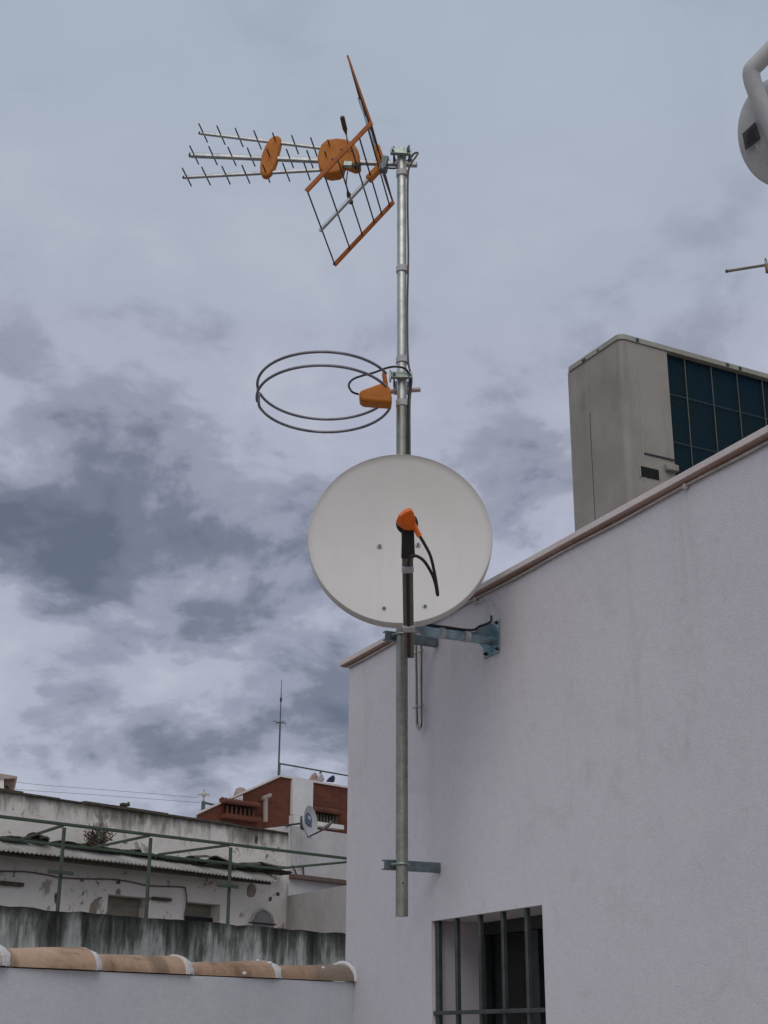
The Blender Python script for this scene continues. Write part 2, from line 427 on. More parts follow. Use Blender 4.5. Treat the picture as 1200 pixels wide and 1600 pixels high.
nb = t.noise(t.comb(t.math('ADD', t.dot(P, (1, 0, 0)), 7.3), t.dot(P, (0, 1, 0)), t.dot(P, (0, 0, 1))), 5.2, 9, .56, .25)
nc = t.noise(t.comb(t.dot(P, (1, 0, 0)), t.math('ADD', t.dot(P, (0, 1, 0)), 3.1), t.dot(P, (0, 0, 1))), 12, 6, .56, .2)
n = t.math('ADD', t.math('ADD', t.math('MULTIPLY', na, .30), t.math('MULTIPLY', nb, .52)), t.math('MULTIPLY', nc, .18))
lowband = t.ramp(dz, .03, .50, 1.0, 0.0)                              # cloud texture is stronger lower down
amp = t.math('ADD', t.math('MULTIPLY', t.ramp(dz, .34, .60, 1, 0), .72), .42)
n0 = t.math('MULTIPLY', t.math('SUBTRACT', n, .5), t.math('MULTIPLY', amp, 3.5))
dark = t.math('ADD', t.math('MULTIPLY', blob(60, 880, .13, .040), .11), t.math('MULTIPLY', blob(400, 850, .10, .035), .17))
dark = t.math('ADD', dark, t.math('MULTIPLY', blob(230, 640, .08, .03), .14))
dark = t.math('ADD', dark, t.math('MULTIPLY', blob(100, 1160, .14, .022), .16))
dark = t.math('ADD', dark, t.math('MULTIPLY', blob(150, 720, .20, .06), .12))
dark = t.math('ADD', dark, t.math('MULTIPLY', blob(330, 990, .22, .02), .10))
dark = t.math('SUBTRACT', dark, t.math('MULTIPLY', blob(800, 680, .13, .08), .15))
lite = t.math('ADD', t.math('MULTIPLY', blob(20, 735, .03, .022), .18), t.math('MULTIPLY', blob(330, 1060, .25, .045), .05))
lite = t.math('ADD', lite, t.math('MULTIPLY', blob(1000, 480, .12, .06), .06))
lite = t.math('ADD', lite, t.math('MULTIPLY', blob(850, 770, .06, .04), .14))
fac = t.math('ADD', t.math('SUBTRACT', t.math('ADD', t.math('ADD', n0, .64), lite), dark), 0.0)
rp = t.new('ShaderNodeValToRGB'); t.link(fac, rp.inputs[0])
rp.color_ramp.interpolation = 'EASE'
els = rp.color_ramp.elements
els[0].position = .05; els[0].color = (1.05, 1.20, 1.66, 1)
els[1].position = .98; els[1].color = (4.25, 4.45, 5.15, 1)
for p_, c_ in ((.28, (1.55, 1.68, 2.20)), (.50, (2.72, 2.86, 3.60)), (.70, (3.75, 3.95, 4.80))):
    e_ = els.new(p_); e_.color = (*c_, 1)
topmix = t.ramp(dz, .38, .72, 0, .62)
cl = t.mix(topmix, rp.outputs[0], (3.55, 4.42, 5.05))
col = t.mix(.90, sky.outputs[0], cl)
t.link(col, bg.inputs['Color']); bg.inputs['Strength'].default_value = .10

sd = bpy.data.lights.new("sun", 'SUN'); sd.energy = .8; sd.angle = math.radians(50); sd.color = (1, .94, .86)
so = bpy.data.objects.new("sun", sd); COL.objects.link(so)
sdir = V((math.sin(SUN_AZ) * math.cos(SUN_EL), math.cos(SUN_AZ) * math.cos(SUN_EL), math.sin(SUN_EL)))
so.rotation_euler = sdir.to_track_quat('Z', 'Y').to_euler(); so.location = (0, -5, 20)

# ------------------------------------------------------------------ ground and terrace
mb = MB(); mb.box(V((0, 300, -3.1)), V((1, 0, 0)), V((0, 1, 0)), Z, 900, 900, .1)
structure(mb.build('ground', M['earth'], smooth=False))

# ------------------------------------------------------------------ white house on the right
MAST = at_y(628, 1432, 5.6)
W0 = MAST - N1 * .186                      # a point of the wall plane level with the mast
def onwall(px, py, out=0.0): return on_plane(px, py, W0 + N1 * out, N1)
corner = onwall(543, 1250)
ztop = onwall(545, 1041).z                 # underside of the coping
W_O = V((corner.x, corner.y, 0))           # corner foot; wall runs along -H1 from it
LW = 7.4
wl = onwall(674, 1440); wr = onwall(847, 1413)
s0 = (wl - W_O).dot(-H1); s1 = (wr - W_O).dot(-H1); zw1 = (wl.z + wr.z) / 2; zw0 = zw1 - 1.05
house = thing('white_house', W_O, "white plastered house with barred window and pale pink roof coping, filling the right side", "house")
TH = .28
mb = MB(); mb.wall(W_O - Z * 3, -H1, N1, (0, s0, s1, LW), (0, 3 + zw0, 3 + zw1, 3 + ztop), {(1, 1)}, TH)
houseBack = 6.0
# end wall (left) and back walls
A = W_O - N1 * TH; 
mb.prism([A - Z * 3, A - N1 * houseBack - Z * 3, A - N1 * houseBack - H1 * .28 - Z * 3, A - H1 * .28 - Z * 3], Z * (3 + ztop))
B = W_O - N1 * (TH + houseBack) 
mb.prism([B - Z * 3, B - N1 * .28 - Z * 3, B - N1 * .28 - H1 * LW - Z * 3, B - H1 * LW - Z * 3], Z * (3 + ztop))
C_ = A - H1 * (LW - .28)
mb.prism([C_ - Z * 3, C_ - N1 * houseBack - Z * 3, C_ - N1 * houseBack - H1 * .28 - Z * 3, C_ - H1 * .28 - Z * 3], Z * (3 + ztop))
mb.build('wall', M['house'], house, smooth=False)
# flat roof slab just under the coping
mb = MB(); rz = ztop - .12
q = A - H1 * .285 - N1 * .003; 
mb.prism([q + Z * (rz - .18), q - N1 * (houseBack - .006) + Z * (rz - .18), q - N1 * (houseBack - .006) - H1 * (LW - .57) + Z * (rz - .18), q - H1 * (LW - .57) + Z * (rz - .18)], Z * .18)
mb.build('roof', M['roofslab'], house, smooth=False)
# coping: stepped slab with rounded nose over a terracotta course
cz = ztop
def run(profile, a0, a1):
    """profile = list of (out, z) ; swept along the wall from a0 to a1"""
    return [W_O - H1 * a0 + N1 * o + Z * z for o, z in profile], -H1 * (a1 - a0)
mb = MB(); pts, vec = run([(.026, cz + .0075), (.028, cz + .009), (.028, cz + .028), (.026, cz + .030), (-.32, cz + .034), (-.32, cz + .0075)], -.055, LW + .1)
mb.prism(pts, vec); mb.build('coping', M['coping'], house, angle=15)
mb = MB(); pts, vec = run([(.018, cz + .001), (.022, cz + .003), (.022, cz + .007), (-.30, cz + .007), (-.30, cz + .001)], -.042, LW + .05)
mb.prism(pts, vec); mb.build('coping_underside', M['terracotta'], house, angle=60)
mb = MB()
mb.tube([W_O - H1 * a + N1 * (.008) + Z * (cz - .009 - .002 * math.sin(a * 9)) for a in [i * .1 for i in range(0, 60)]], .0045, 8)
mb.build('cable', M['whitecable'], house)
for a in (.55, 1.25, 2.62, 3.4, 4.2):
    mb = MB(); mb.box(W_O - H1 * a + N1 * .008 + Z * (cz - .011), H1, N1, Z, .008, .008, .010)
    mb.build('cable_clip', M['whitecable'], house, bevel=.003)
# window: panes at the back of the reveal, bars flush with the wall face
win = MB()
wc = W_O - H1 * ((s0 + s1) / 2) + Z * ((zw0 + zw1) / 2); hw = (s1 - s0) / 2; hh = (zw1 - zw0) / 2
fr = .024
back = wc - N1 * .235
for sgn in (-1, 1): win.box(back + H1 * (sgn * (hw - fr - .001)), H1, N1, Z, fr, .022, hh - .001)
for sgn in (-1, 1): win.box(back + Z * (sgn * (hh - fr - .001)), H1, N1, Z, hw - 2 * fr - .002, .021, fr)
win.box(back, H1, N1, Z, .028, .020, hh - 2 * fr - .002)
window = win.build('window', M['frame_dk'], house, bevel=.003)
for sgn in (-1, 1):
    mb = MB(); mb.box(back + H1 * (sgn * (hw / 2 - .01)) - N1 * .004, H1, N1, Z, hw / 2 - .045, .003, hh - 2 * fr - .004)
    mb.build('pane', M['glass'], window)
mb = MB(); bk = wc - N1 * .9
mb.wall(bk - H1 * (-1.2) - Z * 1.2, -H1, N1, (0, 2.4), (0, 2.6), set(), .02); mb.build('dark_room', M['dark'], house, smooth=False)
# security bars in front of the reveal
def wpt(px, py, out): return onwall(px, py, out)
for f in (.022, .21, .43, .635, .835):
    mb = MB(); c = W_O - H1 * (s0 + (s1 - s0) * f) - N1 * .022
    mb.box(c + Z * ((zw0 + zw1) / 2), H1, N1, Z, .0085 if f > .1 else .014, .0085, hh - .001)
    mb.build('bar', M['frame'], window, bevel=.002)
for zz in (onwall(675, 1583).z, zw0 + .22):
    mb = MB(); mb.box(V((wc.x, wc.y, zz)) - N1 * .0085, H1, N1, Z, hw - .001, .004, .0075); mb.build('crossbar', M['frame'], window, bevel=.002)

# ------------------------------------------------------------------ mast with its two wall brackets
ztopm = at_y(627, 232, 5.6).z
mast = thing('antenna_mast', V((MAST.x, MAST.y, MAST.z)), "tall galvanised antenna mast held off the white wall by two flat brackets", "mast")
RM = .0225
mx = V((MAST.x, MAST.y, 0))
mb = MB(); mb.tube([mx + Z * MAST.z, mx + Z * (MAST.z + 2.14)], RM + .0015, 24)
mb.build('lower_tube', M['galv_dim'], mast)
mb = MB(); zz = MAST.z + 2.14
mb.tube([mx + Z * zz, mx + Z * (ztopm - .02), mx + Z * (ztopm - .006), mx + Z * ztopm], RM, 24, radii=[RM - .001, RM - .001, RM - .003, RM * .55])
mb.build('upper_tube', M['galv'], mast)
for yy in (1419, 1383):
    pass
mb = MB(); hp = on_plane(631.5, 1380, mx - H1 * (RM + .002), V((0, -1, 0)))
hd = (V((CAM.x, CAM.y, 0)) - mx).normalized(); hp = V((mx.x, mx.y, hp.z)) + (hd * .97 + V((1, 0, 0)) * .2).normalized() * (RM + .0008)
mb.tube([hp, hp + hd * .0016], .0035, 12); mb.build('drill_hole', M['black'], mast)
def bracket(py_wall, dark):
    wp = onwall(687, py_wall)
    b0 = V((mx.x, mx.y, wp.z)) + H1 * (RM + .014)
    foot = b0 - N1 * ((b0 - W0).dot(N1))
    L = (b0 - foot).length + .062
    mb = MB()
    # U channel: web towards the mast, flanges away
    mb.box(foot + N1 * (L / 2) - H1 * .004, N1, H1, Z, L / 2 - .001, .003, .019)
    for sg in (-1, 1): mb.box(foot + N1 * (L / 2) + H1 * .0095 + Z * (sg * .0168), N1, H1, Z, L / 2 - .001, .0104, .0022)
    br = mb.build('bracket', M['galv_dark'], mast, bevel=.001)
    mb = MB()
    c = V((mx.x, mx.y, wp.z))
    pts = [c + N1 * .031 + H1 * .03, c + N1 * .030] + ringpts(c, N1, -H1, .029, 16, 0, PI, True)[1:] + [c - N1 * .031 + H1 * .03]
    mb.tube(pts, .004, 8); 
    for sg in (-1, 1): mb.tube([c + N1 * (.031 * sg) + H1 * .013, c + N1 * (.031 * sg) + H1 * .021], .008, 6)
    mb.build('u_bolt', M['bracket'], br)
bracket(1356, 0); bracket(1002, 0)

# ------------------------------------------------------------------ UHF antenna
a_ax = hdir(975)                                       # rods run along this
yaw = V((-a_ax.y, a_ax.x, 0))                          # boom heading, level
if yaw.x > 0: yaw = -yaw
TILT = math.radians(9.5)
b_ax = yaw * math.cos(TILT) + Z * math.sin(TILT)
u_ax = (Z * math.cos(TILT) - yaw * math.sin(TILT))
AP = mx + a_ax * (RM + .018) + Z * at_y(627, 257, 5.6).z
def ant(px, py, k=0.0): return on_plane(px, py, AP + a_ax * k, a_ax)
uhf = thing('tv_aerial', AP, "orange and silver three boom television aerial with two mesh reflector wings atop the mast", "aerial")
booms = []
def boom(p, q, r):
    mb = MB(); P0, P1 = ant(*p), ant(*q); d = (P1 - P0).normalized(); e = d.cross(a_ax).normalized()
    mb.box((P0 + P1) / 2, d, a_ax, e, (P1 - P0).length / 2, r, r); o = mb.build('boom', M['alu'], uhf, bevel=r * .45, seg=3)
    for P_ in (P1,):
        m2 = MB(); m2.box(P_ + d * .0035, d, a_ax, e, .005, r * .8, r * .8); m2.build('end_plug', M['rod'], o, bevel=.002)
    return o
bm_ = boom((652, 257.5), (298, 242.5), .0112)
bu_ = boom((520, 233.5), (313, 208), .0078)
bl_ = boom((520, 264.5), (288, 277), .0078)
def director(bo, pt, L=.152):
    c = ant(*pt); mb = MB(); mb.tube([c - a_ax * (L / 2), c + a_ax * (L / 2)], .0036, 8); mb.build('director', M['rod'], bo)
for pt in ((317.5, 207.8), (345.3, 211.2), (373.7, 215), (402.5, 218.7), (431.5, 222.3), (461, 226), (490.5, 229.8), (517, 233.2)): director(bu_, pt)
for pt in ((303.5, 242.3), (332.8, 243.2), (362.5, 244.4), (392.5, 245.6), (422.5, 246.8), (453, 247.6), (484.5, 249.3), (512, 250.5)): director(bm_, pt)
for pt in ((292, 276.8), (322, 275.2), (353.2, 273.8), (384.2, 272.3), (416, 270.8), (447.2, 269), (479.5, 267.2)): director(bl_, pt)
def plate(outline, th, name, mat, bev, k=0.0):
    pts = [ant(x, y, k) for x, y in outline]
    mb = MB(); mb.prism([p - a_ax * th for p in pts], a_ax * (2 * th)); return mb.build(name, mat, uhf, bevel=bev, seg=4, angle=50)
ov = [(905, 206), (935, 207), (957, 228), (961, 262), (952, 310), (938, 370), (922, 440), (898, 505), (868, 555), (840, 583), (808, 592), (782, 583), (766, 552), (761, 500), (768, 430), (784, 370), (812, 300), (850, 240), (880, 214)]
plate([(280 + x / 6, 180 + y / 6) for x, y in ov], .017, 'boom_clamp', M['orange'], .009)
bx = [(679, 525), (684, 492), (697, 460), (720, 440), (765, 433), (812, 438), (843, 456), (860, 485), (866, 520), (866, 556), (840, 562), (796, 545), (790, 572), (772, 588), (735, 593), (705, 588), (686, 565)]
dbox = plate([(260 + x / 2.857, 70 + y / 2.857) for x, y in bx], .036, 'dipole_box', M['orange'], .012)
for (x, y, r) in ((520, 249, .008), (534, 234, .008), (549, 236, .006)):
    mb = MB(); c = ant(x, y, -.036); mb.tube([c - a_ax * .001, c + a_ax * .004], r, 12); mb.build('screw_recess', M['black'], dbox)
mb = MB(); c = ant(544, 257, -.03); mb.box(c, b_ax, u_ax, a_ax, .022, .014, .012); mb.build('connector_cover', M['bracket'], dbox, bevel=.004)
mb = MB(); c = ant(558, 259, -.03); mb.box(c, b_ax, u_ax, a_ax, .014, .014, .012); mb.build('cable_socket', M['black'], dbox, bevel=.004)
for side in (-1, 1):
    if side < 0: w0, w1, w2, w3 = ant(543, 236, -.03), ant(543, 222, -.09), ant(541, 210, -.12), ant(534.5, 182, -.21)
    else: w0, w1, w2, w3 = ant(543, 268, .03), ant(541, 287, .09), ant(543, 298, .12), ant(549, 318, .2)
    mb = MB(); mb.tube(spline([w0, w1, w2], 6), .0035, 8); dp = mb.build('dipole_wire', M['alu'], dbox)
    mb = MB(); mb.tube([w2, w2 + (w3 - w2) * .18, w2 + (w3 - w2) * .3, w3 - (w3 - w2) * .05, w3], .01, 12, radii=[.004, .008, .0115, .0115, .008]); mb.build('dipole_paddle', M['bronze'], dbox)
# reflector wings
pivot = ant(598, 257)
HL = .325
def wing(end, label, sw=.0115):
    E = ant(*end); d = (E - pivot); L = d.length; d.normalize(); nrm = d.cross(a_ax).normalized()
    root = pivot + d * .03
    mb = MB(); mb.tube([pivot + d * .02, pivot + d * (L + .012)], .0095, 12); w_ = mb.build('reflector_wing', M['alu'], uhf); w_["label"] = label
    for s in (-1, 1):
        c = pivot + d * (L / 2 + .002) + a_ax * (s * HL)
        m2 = MB(); m2.box(c, d, a_ax, nrm, L / 2 + .004, .0045, sw); m2.build('side_strip', M['orange_dk'], w_, bevel=.003)
    for f in (1.0, .745, .53, .325, .195, .06):
        c = pivot + d * (L * f) + nrm * .0
        m2 = MB(); m2.tube([c - a_ax * (HL - .002), c + a_ax * (HL - .002)], .0038, 8); m2.build('rod', M['rod'], w_)
    m2 = MB(); m2.box(pivot + d * .055, d, a_ax, nrm, .05, .019, .016); m2.build('wing_holder', M['orange'], w_, bevel=.006)
wing((502.5, 358), "lower reflector wing spread open below the boom"); wing((562.5, 156), "upper reflector wing seen nearly edge on", .0048)
mb = MB(); mb.box(pivot - b_ax * .008, b_ax, u_ax, a_ax, .018, .040, .020); mb.build('pivot_block', M['galv_dark'], uhf, bevel=.007)
# mast clamp
mb = MB(); cz_ = at_y(627, 243, 5.6).z; c = mx + Z * cz_
mb.box(c - a_ax * (RM + .006), b_ax, a_ax, Z, .05, .004, .019)
mb.box(c - a_ax * (RM + .016) - Z * .017, b_ax, a_ax, Z, .048, .010, .0025)
clamp = mb.build('mast_clamp', M['bracket'], uhf, bevel=.002)
for s in (-1, 1):
    mb = MB(); q = c + yaw * (.036 * s)
    mb.tube([q - a_ax * .062, q + a_ax * .05], .0042, 8); mb.tube([q - a_ax * (RM + .018), q - a_ax * (RM + .011)], .0095, 6); mb.tube([q + a_ax * .034, q + a_ax * .044], .0095, 6)
    mb.build('clamp_bolt', M['galv_dark'], clamp)
    mb = MB(); mb.tube([q - a_ax * .012 + Z * .045, q - a_ax * .012 - Z * .05], .0036, 8); mb.build('clamp_stud', M['rod'], clamp)

# ------------------------------------------------------------------ FM ring antenna
fmc = on_plane(507, 615, mx, V((0, -1, 0)))
fmc = at_y(507, 615, 5.58)
q = at_y(402, 630, 5.58); RF = abs(at_y(612, 615, 5.58).x - at_y(402, 615, 5.58).x) / 2
tl = math.radians(4.5)
fu = V((0, math.sin(tl), math.cos(tl))); fx = V((1, 0, 0)); fy = V((0, math.cos(tl), -math.sin(tl)))
fm = thing('radio_aerial', mx + Z * fmc.z, "round folded ring aerial with orange feed box clamped to the mast above the dish", "aerial")
GAP = .066
def ringp(ang, zoff): return fmc + fx * (RF * math.cos(ang)) + fy * (RF * math.sin(ang)) + fu * zoff
for side, lab in ((-1, 'near'), (1, 'far')):
    a0 = math.radians(-12 if side > 0 else 12) * 0
    st = side * math.radians(12 if side > 0 else 24); en = side * math.radians(168 if side > 0 else 182)
    top = [ringp(st + (en - st) * i / 40, GAP / 2) for i in range(41)]
    bot = [ringp(st + (en - st) * i / 40, -GAP / 2) for i in range(41)]
    cen = ringp(en, 0); tg = (ringp(en, 0) - ringp(en - side * .05, 0)).normalized()
    bend = [cen + fu * (GAP / 2 * math.cos(k * PI / 10)) + tg * (.016 * math.sin(k * PI / 10)) for k in range(1, 10)]
    mb = MB(); mb.tube(top + bend + bot[::-1], .0062, 10); mb.build('ring_half', M['ring'], fm)
# feed box
o1 = [(724, 338), (730, 318), (868, 268), (896, 268), (918, 300), (930, 360), (925, 397), (745, 384), (727, 366)]
fb = [at_y(380 + x / 4, 530 + y / 4, 5.52) for x, y in o1]
mb = MB(); mb.prism(fb, V((0, .075, 0))); fbox = mb.build('feed_box', M['orange'], fm, bevel=.012, seg=4, angle=50)
mb = MB(); o2 = [(866, 205), (893, 205), (906, 285), (880, 290)]
mb.prism([at_y(380 + x / 4, 530 + y / 4, 5.54) for x, y in o2], V((0, .03, 0))); mb.build('ring_socket', M['orange_dk'], fbox, bevel=.004)
mb = MB(); mb.tube([at_y(601, 603, 5.56) + V((0, RM + .04, 0)), at_y(657.5, 599, 5.56) + V((0, RM + .04, 0))], .0105, 12); mb.build('stub_tube', M['pinktube'], fm)
c = mx + Z * at_y(628, 588, 5.58).z
mb = MB(); mb.box(c - V((0, RM + .006, 0)), V((1, 0, 0)), V((0, 1, 0)), Z, .047, .004, .018); mb.box(c - V((0, RM + .016, 0)) - Z * .016, V((1, 0, 0)), V((0, 1, 0)), Z, .045, .010, .0022)
mb.box(c - V((.051, RM - .002, 0)), V((1, 0, 0)), V((0, 1, 0)), Z, .004, .018, .023)
cl2 = mb.build('mast_clamp', M['bracket'], fm, bevel=.002)
for s in (-1, 1):
    mb = MB(); q = c + V((.034 * s, 0, 0)); mb.tube([q - V((0, .06, 0)), q + V((0, .085, 0))], .004, 8)
    mb.tube([q - V((0, RM + .018, 0)), q - V((0, RM + .011, 0))], .009, 6); mb.build('clamp_bolt', M['galv_dark'], cl2)
mb = MB(); mb.box(c + V((0, RM + .05, -.012)), V((1, 0, 0)), V((0, 1, 0)), Z, .036, .012, .03); mb.build('rear_jaw', M['galv_dark'], cl2, bevel=.004)

# cables along the mast
cab = MB()
Y1 = 5.57
cab.tube(spline([at_y(560, 616, 5.5), at_y(550, 612, 5.48), at_y(545, 602, 5.5), at_y(551, 593, 5.5), at_y(566, 587, 5.52), at_y(585, 582, 5.54), at_y(604, 575, 5.55), at_y(620, 573, 5.54), at_y(634, 577, 5.55), at_y(641, 590, 5.57), at_y(641, 604, 5.58), at_y(638, 625, 5.585), at_y(637.5, 680, 5.585), at_y(637.5, 735, 5.585)], 10), .0048, 8)
tag(cab.build('aerial_cable', M['blackcable']), "dark coaxial cable looping from the orange ring aerial box to the mast", "cable")
cab = MB()
cab.tube(spline([at_y(600, 262, 5.60), at_y(622, 262, 5.66), at_y(640, 248, 5.64), at_y(647, 240, 5.60), at_y(653, 239, 5.58), at_y(649, 246, 5.57), at_y(641, 258, 5.57), at_y(637.5, 275, 5.58), at_y(637, 330, 5.585), at_y(638, 400, 5.585), at_y(636.5, 480, 5.585), at_y(637.5, 560, 5.585), at_y(643, 590, 5.585), at_y(641.5, 612, 5.585), at_y(640, 640, 5.585), at_y(640.5, 735, 5.585)], 10), .0046, 8)
tag(cab.build('aerial_cable', M['browncable']), "brownish cable tied down the right side of the mast from the top aerial", "cable")
cab = MB()
cab.tube(spline([at_y(634.5, 1030, 5.55), at_y(635.5, 1120, 5.56), at_y(634, 1200, 5.565)], 8), .004, 8)
cab.bm.free()
for yy in (418, 560, 628, 268):
    mb = MB(); cz2 = at_y(628, yy, 5.58).z
    mb.tube([V((mx.x + .002, mx.y, cz2 - .014)), V((mx.x + .002, mx.y, cz2 + .014))], RM + .0055, 24)
    mb.build('tie_band', M['band'], mast)

# ------------------------------------------------------------------ satellite dish
DC = at_y(625, 838, 5.02)
el = math.radians(8)
dn = V((CAM.x - DC.x, CAM.y - DC.y, 0)).normalized(); dn = (dn * math.cos(el) + Z * math.sin(el)).normalized()   # faces us
dxv = Z.cross(dn).normalized(); dyv = dn.cross(dxv).normalized()
sc = (CAM - DC).length
pxm = F / ((DC - CAM).dot(fwd))
RA = 144 / pxm
RB = RA * 1.035
dish = thing('satellite_dish', DC - dyv * RB, "large off white satellite dish with orange feed head in front of the mast", "satellite dish")
def dp(x, y, out=0.0): return DC + dxv * (x * RA) + dyv * (y * RB) + dn * out
mb = MB(); NR, NA = 16, 96; DEP = .062
rows = []
for j in range(1, NR + 1):
    r = j / NR * .985
    rows.append([mb.bm.verts.new(dp(r * math.cos(2 * PI * k / NA), r * math.sin(2 * PI * k / NA), -DEP * (1 - r * r))) for k in range(NA)])
for (r, o) in ((.993, .003), (1.0, .000), (1.004, -.006), (1.003, -.040), (.99, -.044), (.978, -.040), (.975, -.006)):
    rows.append([mb.bm.verts.new(dp(r * math.cos(2 * PI * k / NA), r * math.sin(2 * PI * k / NA), o)) for k in range(NA)])
for j in range(NR, 0, -1):
    r = j / NR * .972
    rows.append([mb.bm.verts.new(dp(r * math.cos(2 * PI * k / NA), r * math.sin(2 * PI * k / NA), -.004 - DEP * (1 - r * r))) for k in range(NA)])
c0 = mb.bm.verts.new(dp(0, 0, -DEP)); c1 = mb.bm.verts.new(dp(0, 0, -DEP - .004))
for k in range(NA):
    mb.bm.faces.new((c0, rows[0][k], rows[0][(k + 1) % NA])); mb.bm.faces.new((c1, rows[-1][(k + 1) % NA], rows[-1][k]))
    for A_, B_ in zip(rows, rows[1:]): mb.bm.faces.new((A_[k], B_[k], B_[(k + 1) % NA], A_[(k + 1) % NA]))
mb.build('reflector', M['dishpaint'], dish, angle=60)
def dishsurf(px, py):
    p = on_plane(px, py, DC - dn * .04, dn); x = (p - DC).dot(dxv) / RA; y = (p - DC).dot(dyv) / RB
    return on_plane(px, py, DC - dn * (DEP * (1 - x * x - y * y)), dn)
for (x, y) in ((593, 854), (653, 852), (600, 951.5), (664, 948.5)):
    p = dishsurf(x, y); mb = MB()
    mb.tube([p - dn * .004, p + dn * .002, p + dn * .0045, p + dn * .006], .009, 14, radii=[.0105, .0105, .008, .003])
    bo = mb.build('bolt', M['galv'], dish)
    mb = MB(); mb.tube([p + dn * .0050, p + dn * .0125], .0042, 8); mb.build('bolt_end', M['rod'], bo)
# dish back bracket: box and post clamp
mb = MB(); mb.box(dp(0.0, -.3, -.17), dxv, dyv, dn, .10, .15, .055); mb.build('rear_bracket', M['galv_dark'], dish, bevel=.006)
# feed arm from below the rim forward and up to the head
aw = .0235
base = on_plane(639, 1026, DC - dn * .055, dn); p_tip = at_y(637, 838, DC.y - .40)
lowp = on_plane(638.5, 974, DC + dn * .02, dn)
tip_l = at_y(636.5, 858, DC.y - .36)
ad = (tip_l - base).normalized()
mb = MB(); ax = ad.cross(dn).normalized(); an = ax.cross(ad).normalized()
if an.dot(CAM - base) < 0: an = -an
mb.box((base + tip_l) / 2, ad, ax, an, (tip_l - base).length / 2, .019, .013)
arm = mb.build('feed_arm', M['armpaint'], dish, bevel=.005, seg=3)
# dark groove with cable inside, on the side that faces us
mb = MB(); g0 = base + ad * .01 + an * .0135 + ax * 0; g1 = base + ad * ((tip_l - base).length * .80) + an * .0135
mb.tube([g0, g1], .0055, 8); mb.build('arm_cable', M['blackcable'], arm)
for yy in (887, 979):
    p = on_plane(638, yy, base, dn)
    # parameter along the arm whose pixel row is yy
    best = min(range(0, 400), key=lambda i: abs(proj(base + (tip_l - base) * (i / 399))[1] - yy)); c = base + (tip_l - base) * (best / 399)
    mb = MB(); mb.box(c + an * .003, ad, ax, an, .013, .0212, .0185); mb.build('arm_tie', M['band'], arm, bevel=.005)
mb = MB(); mb.box(tip_l + ad * -.012, ad, ax, an, .038, .0196, .0140); mb.build('arm_end', M['armpaint'], arm, bevel=.004)
# black feed holder and orange head
HC = at_y(636, 815, DC.y - .43)
vd = (CAM - HC).normalized(); vx = V((1, 0, 0)); vx = (vx - vd * vx.dot(vd)).normalized(); vz = vd.cross(vx).normalized()
if vz.z < 0: vz = -vz
k_ = (HC - CAM).dot(fwd) / F         # metres per photo pixel at the head
lnb_d = (DC - HC).normalized()
def hp(px, py, out=0.0): return HC + vx * ((px - 636) * k_) - vz * ((py - 815) * k_) + vd * out
mb = MB()
mb.tube([hp(636, 818, -.010), hp(636, 818, -.055)], 17.5 * k_, 28)
mb.tube([hp(636, 818, -.055), hp(636, 818, -.10)], 13 * k_, 24)
lnb = mb.build('feed_horn', M['black'], dish, bevel=.004)
st_ = [(627, 828), (647, 826), (648.2, 858), (649, 872), (627, 873), (627.5, 845)]
mb = MB(); mb.prism([hp(x, y, -.045) for x, y in st_], vd * .042); mb.build('horn_stem', M['black'], lnb, bevel=.005)
hd_ = [(639, 793), (642.5, 794), (647, 801), (649, 812), (650, 819), (648, 827), (641, 829), (632, 828.5), (621, 820), (618.5, 815), (622, 805), (630, 797.5)]
mb = MB()
f0 = [hp(x, y, .0) for x, y in hd_]; cxp = 637; cyp = 813
f1 = [hp(cxp + (x - cxp) * .97, cyp + (y - cyp) * .97, .030 if y < 815 else .022) for x, y in hd_]
f2 = [hp(cxp + 2 + (x - cxp) * .78, cyp - 1 + (y - cyp) * .76, .046 if y < 815 else .032) for x, y in hd_]
ra_ = [[mb.bm.verts.new(p) for p in q_] for q_ in (f0, f1, f2)]
for A_, B_ in zip(ra_, ra_[1:]):
    for i in range(12): mb.bm.faces.new((A_[i], A_[(i + 1) % 12], B_[(i + 1) % 12], B_[i]))
mb.bm.faces.new(ra_[0][::-1]); mb.bm.faces.new(ra_[2])
head = mb.build('feed_head', M['orange_lnb'], dish, bevel=.004, seg=3, angle=45)
mb = MB(); mb.tube([hp(643, 816, .012), hp(647.5, 823, .012), hp(652, 831, .012), hp(656, 838, .012)], .01, 14, radii=[5 * k_, 4.8 * k_, 4.2 * k_, 4.0 * k_]); mb.build('connector', M['orange_lnb'], head)
mb = MB()
armp = lambda yy: base + (tip_l - base) * (min(range(0, 400), key=lambda i: abs(proj(base + (tip_l - base) * (i / 399))[1] - yy)) / 399)
mb.tube(spline([hp(655.5, 837, .012), hp(664, 851, .0), hp(673, 869, -.01), hp(679, 893, -.02), hp(683, 915, -.03), hp(685, 928, -.05), hp(684.3, 929.5, -.062), hp(681, 912, -.06), hp(675, 896, -.045), hp(664, 878, -.02), hp(654, 870, 0), hp(646, 868, .008), hp(640, 872, .004), hp(638.5, 884, -.006)], 10), .0056, 10)
tag(mb.build('feed_cable', M['blackcable']), "black cable hanging in a tight loop from the orange feed head across the dish", "cable")

